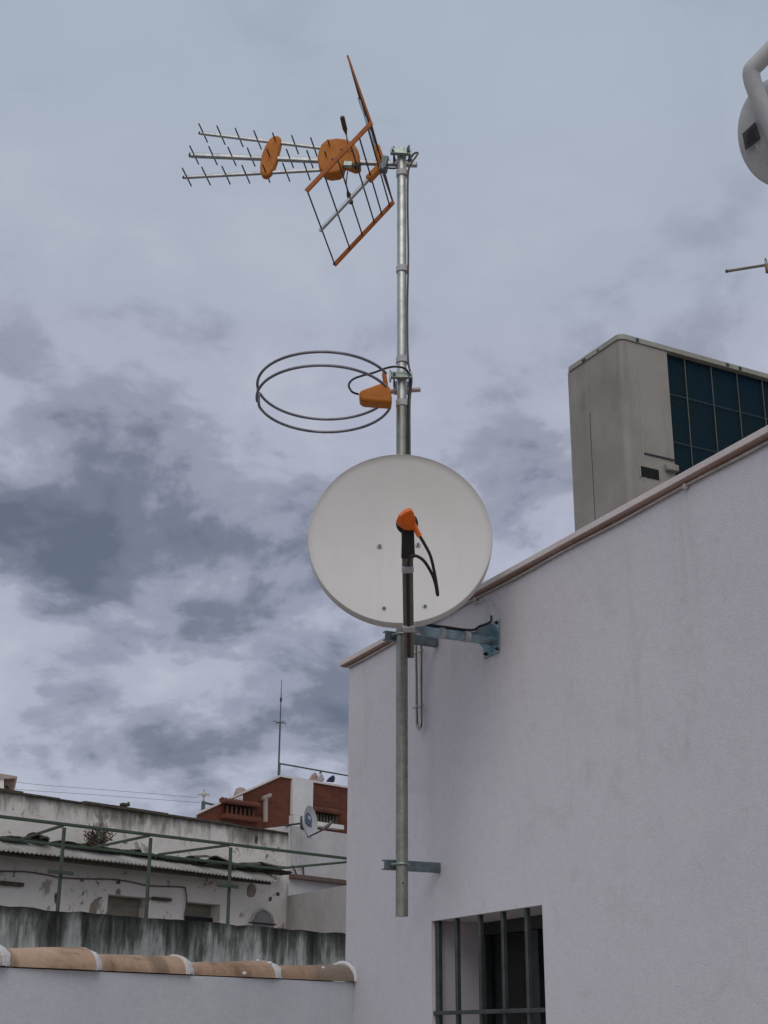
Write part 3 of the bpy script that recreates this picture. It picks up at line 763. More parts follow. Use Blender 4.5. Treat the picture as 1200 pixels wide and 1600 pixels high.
# ------------------------------------------------------------------ wall arm that carries the dish
pc = onwall(769, 1000)
arm_w = thing('dish_bracket', pc, "bluish zinc wall arm with bolted plate holding the large dish", "bracket")
pl = [onwall(x, y, .0015) for x, y in ((781, 966), (781, 1019), (757, 1030), (756, 984))]
mb = MB(); mb.prism(pl, N1 * .005); wp_ = mb.build('wall_plate', M['galv_blue'], arm_w, bevel=.0015)
for (x, y) in ((777, 973), (778, 1014), (760, 1022), (761, 989)):
    p = onwall(x, y, .006); mb = MB(); mb.tube([p, p + N1 * .006], .0075, 6); mb.tube([p + N1 * .006, p + N1 * .014], .0038, 8); mb.build('bolt', M['rod'], wp_)
end = pc + N1 * .36
end = end + Z * .0
mb = MB(); up = end + Z * .34
path = [pc + N1 * .004, pc + N1 * .28] + [pc + N1 * (.28 + .06 * math.sin(i * PI / 16)) + Z * (.06 * (1 - math.cos(i * PI / 16))) for i in range(1, 9)] + [pc + N1 * .34 + Z * .34]
mb.tube(path, .021, 20); mb.build('tube', M['galv_blue'], arm_w)
mb = MB(); mb.prism([pc + N1 * .0065 + Z * .075 - H1 * .002, pc + N1 * .085 + Z * .019 - H1 * .002, pc + N1 * .0065 + Z * .019 - H1 * .002], H1 * .004)
mb.build('gusset', M['galv_blue'], arm_w); mb = MB(); mb.prism([pc + N1 * .0065 - Z * .065 - H1 * .002, pc + N1 * .0065 - Z * .019 - H1 * .002, pc + N1 * .06 - Z * .019 - H1 * .002], H1 * .004)
mb.build('gusset', M['galv_blue'], arm_w)
for d_ in (.115, .225):
    mb = MB(); mb.tube([pc + N1 * (d_ - .012), pc + N1 * (d_ + .012)], .0228, 20); mb.build('tie_band', M['band'], arm_w)
mb = MB()
top = lambda d_, dz=.0225: pc + N1 * d_ + Z * dz - H1 * .012
mb.tube(spline([top(.30), top(.20), top(.125), top(.085, .028), top(.060, .045), onwall(766, 972, .05), onwall(767.5, 963, .035)], 8), .0052, 8)
tag(mb.build('wall_cable', M['blackcable']), "black cable strapped along the top of the bluish wall arm", "cable")
mb = MB(); mb.tube(spline([onwall(767.5, 964, .035), onwall(769, 955, .02), onwall(768, 947, .016), onwall(764, 940.5, .014), onwall(758, 937.5, .013), onwall(751, 938.5, .011), onwall(745, 941, .010), onwall(738, 944, .010)], 8), .0034, 8)
tag(mb.build('wall_cable', M['whitecable']), "thin pale cable curving from the bluish wall plate up to the roof coping", "cable")
# hanging coil of cable on the wall
lo = thing('cable_loop', onwall(654, 1140), "narrow hanging loop of thin grey cables tied twice, on the wall right of the mast", "cable")
mb = MB(); o_ = .02
mb.tube(spline([onwall(648, 1000, o_), onwall(649.5, 1050, o_), onwall(650, 1100, o_), onwall(650.5, 1130, o_), onwall(652, 1138, o_), onwall(655, 1140, o_), onwall(658.5, 1134, o_), onwall(658, 1120, o_), onwall(657, 1060, o_), onwall(657, 1000, o_)], 8), .0032, 8)
mb.build('strand', M['whitecable'], lo)
mb = MB(); o_ = .028
mb.tube(spline([onwall(650.5, 1000, o_), onwall(651.5, 1060, o_), onwall(652, 1110, o_), onwall(653, 1133, o_), onwall(656, 1137, o_), onwall(659, 1130, o_), onwall(659, 1110, o_), onwall(659, 1000, o_)], 8), .0030, 8)
mb.build('strand', M['browncable'], lo)
for yy in (1018, 1103):
    mb = MB(); mb.tube([onwall(646, yy + 2.5, .024), onwall(660.5, yy - 1.5, .024)], .0055, 8); mb.build('cable_tie', M['band'], lo)
mb = MB(); mb.tube(ringpts(onwall(655, 1134, .03), H1, Z, .011, 14), .003, 6, closed=True); mb.build('cable_tie', M['band'], lo)

# ------------------------------------------------------------------ air conditioner on the roof
azl = math.radians(-28.0)
AH = V((math.sin(azl), math.cos(azl), 0)); AB = V((math.cos(azl), -math.sin(azl), 0))
AC0 = at_y(968, 519, 5.25); azt = AC0.z
far = on_plane(887, 583, AC0, V((AH.y, -AH.x, 0)))
dep = (far - AC0).dot(AH); ACW = 1.02; azb = rz + .06
ac = thing('air_conditioner', V((AC0.x, AC0.y, azb)) + AH * dep / 2 + AB * ACW / 2, "beige air conditioner outdoor unit with dark coil standing on the white house roof", "air conditioner")
ab = V((AC0.x, AC0.y, 0))
def rrect(x0, x1, y0, y1, r, z, corners=(1, 1, 1, 1)):
    pts = []
    for (cx, cy, a) in ((x0 + r, y0 + r, PI), (x1 - r, y0 + r, 1.5 * PI), (x1 - r, y1 - r, 0), (x0 + r, y1 - r, .5 * PI)):
        for k in range(7): pts.append(ab + AB * (cx + r * math.cos(a + k * PI / 12)) + AH * (cy + r * math.sin(a + k * PI / 12)) + Z * z)
    return pts
R0 = .026
# casing: side pieces around the coil opening
acx0 = .245                                         # coil starts here along the back face
mb = MB()
prof = []
for (cx, cy, a) in ((R0, R0, PI),):
    for k in range(9): prof.append((cx + R0 * math.cos(a + k * PI / 16), cy + R0 * math.sin(a + k * PI / 16)))
outer = [(0, dep)] + prof + [(acx0, 0), (acx0, .02), (R0 + .02, .02), (.02, R0 + .02), (.02, dep)]
mb.prism([ab + AB * x + AH * y + Z * azb for x, y in outer], Z * (azt - .03 - azb))
casing = mb.build('casing', M['acpaint'], ac, angle=30)
mb = MB(); mb.box(ab + AB * (ACW / 2 + .01) + AH * (dep - .011) + Z * ((azb + azt - .03) / 2), AB, AH, Z, ACW / 2 - .031, .01, (azt - .03 - azb) / 2)
mb.box(ab + AB * (ACW - .01) + AH * (dep / 2) + Z * ((azb + azt - .03) / 2), AB, AH, Z, .01, dep / 2 - .002, (azt - .03 - azb) / 2)
mb.box(ab + AB * (ACW / 2) + AH * (dep / 2) + Z * (azb + .015), AB, AH, Z, ACW / 2 - .03, dep / 2 - .03, .014)
mb.build('rear_casing', M['acpaint'], ac)
# lid with rounded corners and a lip
mb = MB(); mb.prism(rrect(-.006, ACW + .006, -.006, dep + .006, R0 + .004, azt - .0285), Z * .022)
a_ = rrect(-.006, ACW + .006, -.006, dep + .006, R0 + .004, azt - .0065); b_ = rrect(.006, ACW - .006, .006, dep - .006, R0 - .006, azt)
va = [mb.bm.verts.new(p) for p in a_]; vb = [mb.bm.verts.new(p) for p in b_]
for i in range(len(va)): mb.bm.faces.new((va[i], va[(i + 1) % len(va)], vb[(i + 1) % len(va)], vb[i]))
mb.bm.faces.new(vb)
lid = mb.build('lid', M['aclid'], ac, angle=30)
def acp(px, py, out=0.0): return on_plane(px, py, ab - AH * out, AH)
def acs(px, py, out=0.0): return on_plane(px, py, ab - AB * out, AB)
for (x, y) in ((996, 533), (1138, 582), (1158, 591)):
    mb = MB(); p = acp(x, y, .007); p.z = azt - .018; mb.box(p, AB, AH, Z, .007, .002, .007); mb.build('lid_screw', M['rod'], lid)
for (x, y) in ((934, 549), (912, 567)):
    mb = MB(); p = acs(x, y, .007); p.z = azt - .022; mb.box(p, AH, AB, Z, .012 if x < 920 else .004, .0018, .004); mb.build('lid_slot', M['rod'], lid)
# coil
mb = MB(); mb.box(ab + AB * ((acx0 + ACW - .022) / 2) + AH * .035 + Z * ((azb + azt - .03) / 2), AB, AH, Z, (ACW - .022 - acx0) / 2 - .001, .014, (azt - .03 - azb) / 2 - .001)
mb.build('coil', M['coil'], ac)
g = MB(); gx = acx0 + .105
while gx < ACW - .03:
    mb = MB(); mb.tube([ab + AB * gx + AH * .012 + Z * (azb + .03), ab + AB * gx + AH * .012 + Z * (azt - .035)], .0024, 6); mb.build('guard_wire', M['wire'], ac); gx += .145
g.bm.free()
for gz in (.22, .44, .66):
    mb = MB(); z_ = azt - gz
    if z_ < azb + .05: continue
    mb.tube([ab + AB * (acx0 + .002) + AH * .014 + Z * z_, ab + AB * (ACW - .03) + AH * .014 + Z * z_], .0014, 6); mb.build('guard_wire', M['wire'], ac)
# seams, plate, handle
mb = MB()
p0 = acs(921, 640, .0006); p0a = V((p0.x, p0.y, azt - .28)); p0b = V((p0.x, p0.y, azb + .01))
mb.box((p0a + p0b) / 2, AH, AB, Z, .0009, .0008, (p0a.z - p0b.z) / 2)
mb.build('side_seam', M['rod'], casing)
mb = MB(); sx = .083
mb.box(ab + AB * sx - AH * .0008 + Z * (azt - .40), AB, AH, Z, .002, .0016, .255); mb.build('panel_edge', M['aclid'], casing)
zl = acp(1030, 714, 0).z
mb = MB(); mb.box(ab + AB * ((.085 + acx0) / 2) - AH * .002 + Z * zl, AB, AH, Z, (acx0 - .085) / 2 - .003, .003, .003); mb.build('panel_lip', M['rod'], casing)
c0_ = acp(1015, 739, .002)
mb = MB(); mb.box(c0_, AB, AH, Z, .046, .0022, .022); pl_ = mb.build('plate', M['label'], casing, bevel=.001)
mb = MB(); mb.box(c0_ - AB * .049, AB, AH, Z, .0028, .003, .026); mb.box(c0_ + AB * .049, AB, AH, Z, .002, .003, .022); mb.build('plate_edge', M['aclid'], pl_)
mb = MB(); q1 = acp(1050, 731, .012); mb.box(q1, AB, AH, Z, .030, .010, .015); mb.build('valve_cover', M['acpaint'], casing, bevel=.004)
for fx_ in (.12, ACW - .14):
    mb = MB(); mb.box(ab + AB * fx_ + AH * (dep / 2) + Z * (azb - .029), AB, AH, Z, .035, dep / 2 + .03, .029); mb.build('foot', M['rod'], ac, bevel=.004)

# ------------------------------------------------------------------ dish seen from behind at the upper right, on a roof mast
rmx = at_y(1262, 205, 5.3); RMX = V((rmx.x, rmx.y, 0))
rmast = MB(); rmast.tube([RMX + Z * (rz + .002), RMX + Z * (at_y(1262, 20, 5.3).z)], .022, 16)
tag(rmast.build('roof_mast', M['galv']), "grey roof mast just outside the right edge carrying the upper dish", "mast")
G = at_y(1222, 205, 5.0)
bdish = thing('roof_dish', G, "pale grey dish seen from behind at the top right edge, with bent tube frame", "satellite dish")
gn = V((-.30, -.90, -.30)).normalized()            # back side towards us
gx_ = Z.cross(gn).normalized(); gy_ = gn.cross(gx_).normalized()
kg = (G - CAM).dot(fwd) / F
mb = MB(); rows = []
ga, gb = 66 * kg, 86 * kg
def gp(r, th, out): return G + gx_ * (ga * r * math.cos(th)) + gy_ * (gb * r * math.sin(th)) + gn * out
NA = 56
for (r, o) in [(j / 10, .055 * (1 - (j / 10) ** 2)) for j in range(1, 11)] + [(1.02, -.004), (1.02, -.018), (.98, -.02)] + [(j / 10, .05 * (1 - (j / 10) ** 2) - .018) for j in range(9, 0, -1)]:
    rows.append([mb.bm.verts.new(gp(r, 2 * PI * k / NA, o)) for k in range(NA)])
mb.bm.faces.new(rows[0]); mb.bm.faces.new(rows[-1][::-1])
for A_, B_ in zip(rows, rows[1:]):
    for k in range(NA): mb.bm.faces.new((A_[k], B_[k], B_[(k + 1) % NA], A_[(k + 1) % NA]))
mb.build('reflector', M['greydish'], bdish, angle=50)
GP = lambda x, y, o=.0: on_plane(x, y, G + gn * o, gn)
mb = MB(); mb.tube([GP(1250, 30, .10), GP(1186, 97, .088)] + spline([GP(1184, 99, .088), GP(1174, 111, .086), GP(1176, 128, .085)], 5)[1:] + [GP(1184, 150, .085), GP(1204, 196, .083), GP(1224, 245, .07)], 13.5 * kg, 16); mb.build('tube_frame', M['greydish'], bdish)
mb = MB(); mb.prism([GP(x, y, .032) for x, y in ((1160, 211), (1180, 192), (1188, 217), (1165, 235))], gn * .018); sqr = mb.build('square_box', M['rod'], bdish, bevel=.002)
mb = MB(); mb.prism([GP(x, y, .0505) for x, y in ((1166, 212), (1177, 202), (1182, 216), (1168, 226))], gn * .002); mb.build('box_recess', M['black'], sqr)
mb = MB(); mb.tube(spline([GP(1181, 225, .05), GP(1188, 238, .05), GP(1205, 252, .045), GP(1225, 258, .05)], 8), .0035, 8); mb.build('cable', M['whitecable'], bdish)
mb = MB(); mb.tube([GP(1222, 205, .02), RMX + Z * GP(1222, 205, .02).z], .016, 12); mb.build('mount', M['galv_dark'], bdish)
# tan aerial with a small loop
rod = thing('roof_aerial', at_y(1200, 415, 5.25), "small tan rod aerial with amber clamp at the right edge above the air conditioner", "aerial")
mb = MB(); mb.tube([at_y(1134.5, 424, 5.25), at_y(1200, 413.5, 5.27), V((RMX.x, RMX.y, at_y(1262, 404, 5.3).z))], .0062, 10); mb.build('boom', M['tan'], rod)
mb = MB(); mb.tube([at_y(1134, 424.1, 5.25), at_y(1136.5, 423.7, 5.25)], .0072, 10); mb.build('boom_cap', M['rod'], rod)
cL = at_y(1197.5, 415, 5.26); mb = MB()
mb.tube([cL + V((.010 * math.cos(a), .018 * math.cos(a), .034 * math.sin(a))) for a in [2 * PI * k / 28 for k in range(28)]], .0022, 6, closed=True); mb.build('loop', M['tan'], rod)
mb = MB(); mb.box(at_y(1200, 420, 5.26), V((1, 0, 0)), V((0, 1, 0)), Z, .010, .012, .018); mb.build('clamp', M['amber'], rod, bevel=.004)

# ------------------------------------------------------------------ low terrace wall with ridge tiles
LP = onwall(563, 1533)                               # where it meets the house
def onlow(px, py, out=0.0): return on_plane(px, py, LP + NL * out, NL)
zl0 = onlow(0, 1508).z; zl1 = LP.z
sl = lambda P_: (P_ - LP).dot(-H2L)
S_END = 4.2
slope = (zl0 - zl1) / sl(onlow(0, 1508))
LD = (-H2L + Z * slope).normalized()                 # along the tiles towards the left
s_ref = LP.dot(H2L); s_grey0 = s_ref - .26; s_grey1 = s_ref - .10
M['ridge'] = m_ridge()
low = thing('terrace_wall', V((LP.x, LP.y, 0)), "low pale wall capped with clay ridge tiles, abutting the white house", "wall")
mb = MB(); q0 = V((LP.x, LP.y, 0)) - NL * .003; q1 = q0 - H2L * S_END
mb.face; z0_, z1_ = zl1 - .004, zl1 + slope * S_END - .004
fr_ = [q0, q1, V((q1.x, q1.y, z1_)), V((q0.x, q0.y, z0_))]
mb.prism([p - NL * .06 + H2L * (.0 if i in (1, 2) else .10) for i, p in enumerate(fr_)], -NL * .13)
mb.build('wall', M['lowwall'], low, smooth=False)
# ridge tiles
bounds = [sl(onlow(x, 1520)) for x in (561, 443, 306, 160, 10)]
bounds += [bounds[-1] + .47, bounds[-1] + .94, bounds[-1] + 1.4]
cen = -NL * .125                                     # tile centre line behind the face
def tile(sa, sb, ra, rb, name, mat, ext=0.0, wav=0.0, lift=0.0):
    """half-round shell from sa (right) to sb (left)"""
    mb = MB(); nseg, nstep = 18, 10
    rows_o = []; rows_i = []
    for i in range(nstep + 1):
        f = i / nstep; r = ra + (rb - ra) * f; s_ = sa + (sb - sa) * f
        c = LP + LD * s_ + cen + Z * (lift)
        jo = wav * math.sin(3.1 * f + sa * 5)
        rows_o.append([mb.bm.verts.new(c + NL * (-(r * 1.12 + jo) * math.cos(PI * k / nseg)) + Z * ((r + jo) * math.sin(PI * k / nseg))) for k in range(nseg + 1)])
        ri = r - .016
        rows_i.append([mb.bm.verts.new(c + NL * (-(ri * 1.12 + jo) * math.cos(PI * k / nseg)) + Z * ((ri + jo) * math.sin(PI * k / nseg))) for k in range(nseg + 1)])
    for i in range(nstep):
        for k in range(nseg):
            mb.bm.faces.new((rows_o[i][k], rows_o[i][k + 1], rows_o[i + 1][k + 1], rows_o[i + 1][k]))
            mb.bm.faces.new((rows_i[i][k + 1], rows_i[i][k], rows_i[i + 1][k], rows_i[i + 1][k + 1]))
        for k in (0, nseg): mb.bm.faces.new((rows_o[i][k], rows_o[i + 1][k], rows_i[i + 1][k], rows_i[i][k]))
    for i in (0, nstep):
        for k in range(nseg): mb.bm.faces.new((rows_o[i][k], rows_o[i][k + 1], rows_i[i][k + 1], rows_i[i][k]))
    return mb.build(name, mat, low, angle=60)
def plug(sa, ra, sb, rb, name='mortar'):
    """fillet of mortar closing the wide end of a tile onto the next"""
    mb = MB(); nseg = 20; rows = []
    for i in range(6):
        f = i / 5; r = ra + (rb - ra) * (f ** 1.5); s_ = sa + (sb - sa) * f
        rr = random.Random(int(sa * 1000) + i)
        c = LP + LD * s_ + cen
        rows.append([mb.bm.verts.new(c + LD * ((-.011 if i else 0) * (math.sin(PI * k / nseg) - .5) + rr.uniform(-.006, .006) * (1 if i else 0)) + NL * (-(r * 1.12) * math.cos(PI * k / nseg)) + Z * (r * math.sin(PI * k / nseg) + rr.uniform(-.002, .002))) for k in range(nseg + 1)])
    for A_, B_ in zip(rows, rows[1:]):
        for k in range(nseg): mb.bm.faces.new((A_[k], A_[k + 1], B_[k + 1], B_[k]))
    mb.bm.faces.new(rows[0][::-1]); mb.bm.faces.new(rows[-1])
    return mb.build(name, M['mortar'], low, angle=60)
kL = 1 / (F / ((LP - CAM).dot(fwd)))
rad = [(.058, .060), (.068, .050), (.073, .055), (.079, .060), (.084, .066), (.09, .07), (.09, .07)]
for i in range(len(bounds) - 1):
    ra, rb = rad[i]
    if i == 0: tile(.0 - .03, bounds[1] - .0, ra + .014, ra - .008, 'ridge_tile', M['ridge'])
    else: tile(bounds[i], bounds[i + 1] - .005, ra, rb, 'ridge_tile', M['ridge'], wav=.0035)
    if i > 0: plug(bounds[i] + .006, ra + .0015, bounds[i] - .060, rad[i - 1][1] - .002 if i > 1 else ra - .011)
mb = MB(); nn = 16
c = LP + cen + H2L * .02
mb.tube([LP + cen + LD * (-.02) + NL * (-.083 * math.cos(PI * k / nn)) + Z * (.078 * math.sin(PI * k / nn)) for k in range(nn + 1)], .010, 8); mb.build('mortar', M['mortar'], low)
for (x, y, r) in ((422 + 0, 1505, .009), (463 - 60, 1503 - 2, .007), (505, 1512, .007), (382, 1521, .009)):
    p = onlow(x, y, -.02); mb = MB(); ball(mb, p, H2L, Z, NL, r, r * .8, r); mb.build('mortar_splash', M['mortar'], low)

# ------------------------------------------------------------------ mossy wall behind
MP = at_y(0, 1415, 8.8)
HM = hdir(2650); NM = V((HM.y, -HM.x, 0))
mp1 = on_plane(545, 1457.5, MP, NM)
M['mossy'] = m_stain('mossy_render', MP.z, (.56, .56, .52), (.38, .40, .37), (.032, .034, .027), .34, .75, False, HM, 3.4)
mb = MB(); a0 = V((MP.x, MP.y, -3)) - HM * 3.0; a1 = V((mp1.x, mp1.y, -3)) + HM * 2.0
nst = 90; topv = []
rr = random.Random(3)
for i in range(nst + 1):
    p = a0 + (a1 - a0) * (i / nst); topv.append(V((p.x, p.y, MP.z + rr.uniform(-.008, .006))))
mb.prism([a0] + topv + [a1], -NM * .22)
tag(mb.build('mossy_wall', M['mossy'], smooth=False), "weathered grey wall streaked with black moss behind the ridge tiles", "wall")

# ------------------------------------------------------------------ old whitewashed building
OP = at_y(0, 1237, 13.2)
def onold(px, py, out=0.0): return on_plane(px, py, OP + N2 * out, N2)
oz = OP.z
olds = lambda P_: (P_ - OP).dot(H2)
M['oldwall'] = m_stain('old_whitewash', oz, (.82, .765, .70), (.74, .685, .62), (.20, .18, .14), .27, .45)
old = thing('old_building', V((OP.x, OP.y, -3)), "old whitewashed building with stained parapet, corrugated eave and two shuttered windows", "building")
e_r = olds(onold(449, 1330))
holes = []
def hole(x0, y0, x1, y1):
    A_ = onold(x0, y0); B_ = onold(x1, y1); return olds(A_), olds(B_), max(A_.z, onold(x1, y0 + (x1 - x0) * .06).z)
w1a, w1b, w1t = hole(169, 1399, 232, 1425); w2a, w2b, w2t = hole(290, 1411, 343, 1440)
wb = 0.55
w1t = onold(200, 1400).z; w2t = onold(316, 1411).z
S_ = [-4, w1a, w1b, w2a, w2b, e_r]
zc = sorted([0, 3 + wb, 3 + w1t, 3 + w2t, 3 + oz])
j1 = [j for j in range(len(zc) - 1) if zc[j] >= 3 + wb - 1e-6 and zc[j + 1] <= 3 + w1t + 1e-6]
j2 = [j for j in range(len(zc) - 1) if zc[j] >= 3 + wb - 1e-6 and zc[j + 1] <= 3 + w2t + 1e-6]
hs = {(1, j) for j in j1} | {(3, j) for j in j2}
O0 = V((OP.x, OP.y, -3))
mb = MB(); mb.wall(O0, H2, N2, S_, zc, hs, .3)
mb.prism([O0 + H2 * -4 - N2 * .301, O0 + H2 * e_r - N2 * .301, O0 + H2 * e_r - N2 * 6, O0 - H2 * 4 - N2 * 6], Z * (3 + oz - .35))
mb.build('wall', M['oldwall'], old, smooth=False)
# thin irregular coping of old tile on the parapet
rr = random.Random(11); mb = MB(); x = -4
while x < e_r:
    l_ = rr.uniform(.2, .5); x2 = min(x + l_ - .01, e_r)
    hgt = rr.uniform(.012, .03)
    mb.box(O0 + H2 * ((x + x2) / 2) - N2 * (.12 + rr.uniform(0, .02)) + Z * (3 + oz + hgt / 2 + .001), H2, N2, Z, (x2 - x) / 2, .15, hgt / 2)
    x += l_
mb.build('parapet_edge', M['oldtile'], old, smooth=False)
def shutter(a, b, top):
    mb = MB(); c = O0 + H2 * ((a + b) / 2) - N2 * .17 + Z * ((wb + top) / 2 + 3)
    mb.box(c, H2, N2, Z, (b - a) / 2 - .002, .02, (top - wb) / 2 - .002)
    w_ = mb.build('window', M['shutter'], old)
    n_ = 9
    for i in range(n_):
        m2 = MB(); zz = top - .05 - i * (top - wb) / n_
        m2.box(O0 + H2 * ((a + b) / 2) - N2 * .147 + Z * (3 + zz), H2, N2, Z, (b - a) / 2 - .03, .004, .028)
        m2.build('slat', M['shutter'], w_, bevel=.002)
shutter(w1a, w1b, w1t); shutter(w2a, w2b, w2t)
mb = MB(); c = O0 + H2 * ((w2a + w2b) / 2) - N2 * .12 + Z * (onold(316, 1437).z + 3); mb.box(c, H2, N2, Z, (w2b - w2a) / 2 - .01, .02, .035); mb.build('window_sill', M['dark'], old)
# corrugated eave
ez0 = onold(0, 1312, 0.0).z
def eav(px, py, out): return onold(px, py, out)
OUT = .36
zb = (eav(0, 1328, OUT).z + eav(300, 1359, OUT).z) / 2; zt_ = zb + .155
mb = MB(); sA = -4; sB = olds(eav(432, 1373, OUT))
nw = int((sB - sA) / .05 * 8); vt = []; 
for i in range(nw + 1):
    s_ = sA + (sB - sA) * i / nw; dzw = .0065 * math.sin(2 * PI * (s_ - sA) / .05)
    sag = .012 * math.sin(s_ * 1.3) 
    p_b = O0 + H2 * s_ + N2 * .002 + Z * (3 + zt_ + dzw); p_f = O0 + H2 * s_ + N2 * OUT + Z * (3 + zb + dzw + sag)
    vt.append([mb.bm.verts.new(p_b), mb.bm.verts.new(p_f), mb.bm.verts.new(p_f - Z * .012), mb.bm.verts.new(p_b - Z * .012)])
for A_, B_ in zip(vt, vt[1:]):
    for k in range(4): mb.bm.faces.new((A_[k], A_[(k + 1) % 4], B_[(k + 1) % 4], B_[k]))
mb.bm.faces.new(vt[0]); mb.bm.faces.new(vt[-1][::-1])
M['sheet'] = plaster('weathered_sheet', (.40, .38, .355), (.25, .235, .21), 60, .3, 2.4)
mb.build('corrugated_eave', M['sheet'], old, angle=80)
mb = MB(); mb.box(O0 + H2 * ((sA + sB) / 2) + N2 * (OUT - .10) + Z * (3 + zb - .02), H2, N2, Z, (sB - sA) / 2, .02, .02); mb.build('eave_shade_batten', M['oldtile'], old)  # batten coloured dark to paint in the shadow below the eave edge
# moss and broken tiles lying along the back of the eave
rr = random.Random(5)
def lump(cs, out, z, lx, ly, lz, mat, name):
    mb = MB(); c = O0 + H2 * cs + N2 * out + Z * (3 + z)
    ball(mb, c, H2, N2, Z, lx, ly, lz, 10, 7)
    for v in mb.bm.verts: v.co += V((rr.uniform(-1, 1) * lx * .25, rr.uniform(-1, 1) * ly * .25, rr.uniform(-1, 1) * lz * .6))
    return mb.build(name, mat, old, smooth=False)
for (px, py, lx, lz) in ((66, 1311, .05, .028), (54, 1310, .05, .022), (20, 1309, .16, .02), (100, 1316, .14, .018), (130, 1321, .2, .022), (165, 1326, .22, .022), (205, 1331, .16, .03), (230, 1335, .14, .016), (262, 1341, .16, .03), (284, 1344, .14, .03), (306, 1347, .18, .035), (330, 1350, .2, .04), (350, 1353, .16, .04), (375, 1355, .14, .022), (395, 1356, .16, .025), (425, 1360, .18, .025), (440, 1362, .10, .02)):
    P_ = onold(px, py + 2, .12); lump(olds(P_), .12, P_.z, lx, .1, lz, M['moss'], 'moss_clump')
for (px, py, lx, rot) in ((57, 1308, .055, .2), (150, 1322, .08, .05), (308, 1341, .10, -.12), (348, 1347, .13, .2), (388, 1352, .10, -.1), (418, 1354, .13, .08), (434, 1357, .10, .0)):
    P_ = onold(px, py, .2); ex = (H2 * math.cos(rot) - Z * math.sin(rot)); ez = (Z * math.cos(rot) + H2 * math.sin(rot))
    mb = MB(); c = P_; pts = []
    for k in range(9):
        a = PI * k / 8; pts.append(c + ex * 0 - ex * lx + N2 * (-.09 * math.cos(a)) + ez * (.030 * math.sin(a)))
    for k in range(8, -1, -1):
        a = PI * k / 8; pts.append(c - ex * lx + N2 * (-.078 * math.cos(a)) + ez * (.020 * math.sin(a)))
    mb.prism(pts, ex * (2 * lx)); mb.build('broken_tile', M['oldtile'], old)
# cable along the wall, spikes of dead plant, arched niche, plaster scars
mb = MB(); mb.tube(spline([onold(x, y, .02) for x, y in ((-60, 1358), (0, 1361), (40, 1362), (75, 1367), (95, 1371), (130, 1373), (175, 1374), (205, 1378), (235, 1384), (285, 1386), (290, 1392), (292, 1410), (288, 1430), (289, 1442))], 6), .0065, 6); mb.build('conduit', M['browncable'], old)
for (px, py, wd, ht) in ((17, 1381, .13, .018), (252, 1405, .12, .016)):
    P_ = onold(px, py, .012); mb = MB(); mb.box(P_, H2, N2, Z, wd, .03, ht); mb.build('vent_slot', M['oldtile'], old, bevel=.008)
for (px, py) in ((184, 1379), (184, 1393), (328, 1396 - 60), (361, 1393)):
    pass
def scar(poly, mat, name='plaster_scar'):
    mb = MB(); mb.prism([onold(x, y, .002) for x, y in poly], N2 * .006); return mb.build(name, mat, old, smooth=False)
M['scar'] = plaster('bare_render', (.33, .27, .22), (.24, .19, .16), 60, .5, 4)
scar([(139, 1427), (142, 1412), (148, 1405), (157, 1401), (160, 1403), (154, 1408), (152, 1418), (150, 1427)], M['scar'])
scar([(181, 1397), (182, 1391), (185, 1388), (188, 1391), (188, 1398)], M['terracotta'])
scar([(182, 1381), (182, 1377), (187, 1376), (188, 1381)], M['oldtile'])
scar([(386, 1398), (387, 1386), (392, 1380), (398, 1382), (400, 1392), (397, 1401), (390, 1402)], M['scar'])
scar([(432, 1400), (431, 1395), (435, 1394), (437, 1399)], M['oldtile']); scar([(420, 1408), (421, 1402), (424, 1401), (424, 1407)], M['oldtile'])
scar([(86, 1410), (85, 1400), (87, 1395), (92, 1399), (93, 1412), (88, 1413)], M['oldtile'])
scar([(398, 1316), (399, 1306), (402, 1305), (403, 1310), (401, 1318)], M['oldtile'])
scar([(215, 1300), (216, 1284), (222, 1281), (226, 1287), (222, 1296)][:0] or [(218, 1276), (219, 1266), (222, 1264), (223, 1272), (221, 1279)], M['oldtile'])
arch = [(395, 1452), (395, 1437), (397, 1430), (401, 1425), (406, 1422.5), (410, 1420), (414, 1422), (419, 1425), (423, 1430), (425, 1437), (425, 1452)]
M['arch'] = simple('grey_arch_board', (.27, .265, .26), (.23, .225, .22), .8, 0, 3)
mb = MB(); mb.prism([onold(x, y, .004) for x, y in arch], N2 * .03); ar = mb.build('arched_panel', M['arch'], old, bevel=.006)
mb = MB(); P_ = onold(410, 1443, .038); mb.box(P_, H2, N2, Z, .2, .006, .008); mb.build('panel_bar', M['rod'], ar)
mb = MB(); mb.tube([onold(x, y, .036) for x, y in arch[1:-1]], .011, 6); mb.build('panel_rim', M['whitecable'], ar)
# dry plant against the parapet
pl = thing('dry_plant', onold(160, 1325, .3), "dry bare shrub growing from the old eave below the parapet", "plant")
rr = random.Random(21); mb = MB()
for i in range(40):
    b0 = onold(150 + rr.uniform(-8, 10), 1322, .25); ang = rr.uniform(-1.1, 1.1); L = rr.uniform(.06, .24)
    d = (H2 * math.sin(ang) + Z * math.cos(ang) + N2 * rr.uniform(-.1, .4)).normalized()
    mid = b0 + d * L * .6 + V((rr.uniform(-.02, .02),) * 3); tipp = b0 + d * L + H2 * rr.uniform(-.06, .06)
    mb.tube([b0, mid, tipp], .004, 5, radii=[.006, .004, .002])
    for j in range(4):
        q = b0 + (tipp - b0) * rr.uniform(.4, 1); e = V((rr.uniform(-1, 1), rr.uniform(-1, 1), rr.uniform(-.4, 1))).normalized()
        e2 = e.cross(V((rr.uniform(-1, 1), .3, rr.uniform(-1, 1)))).normalized()
        mb.face([q, q + e * .03 + e2 * .010, q + e * .055, q + e * .03 - e2 * .010])
mb.build('twigs', M['drytwig'], pl)

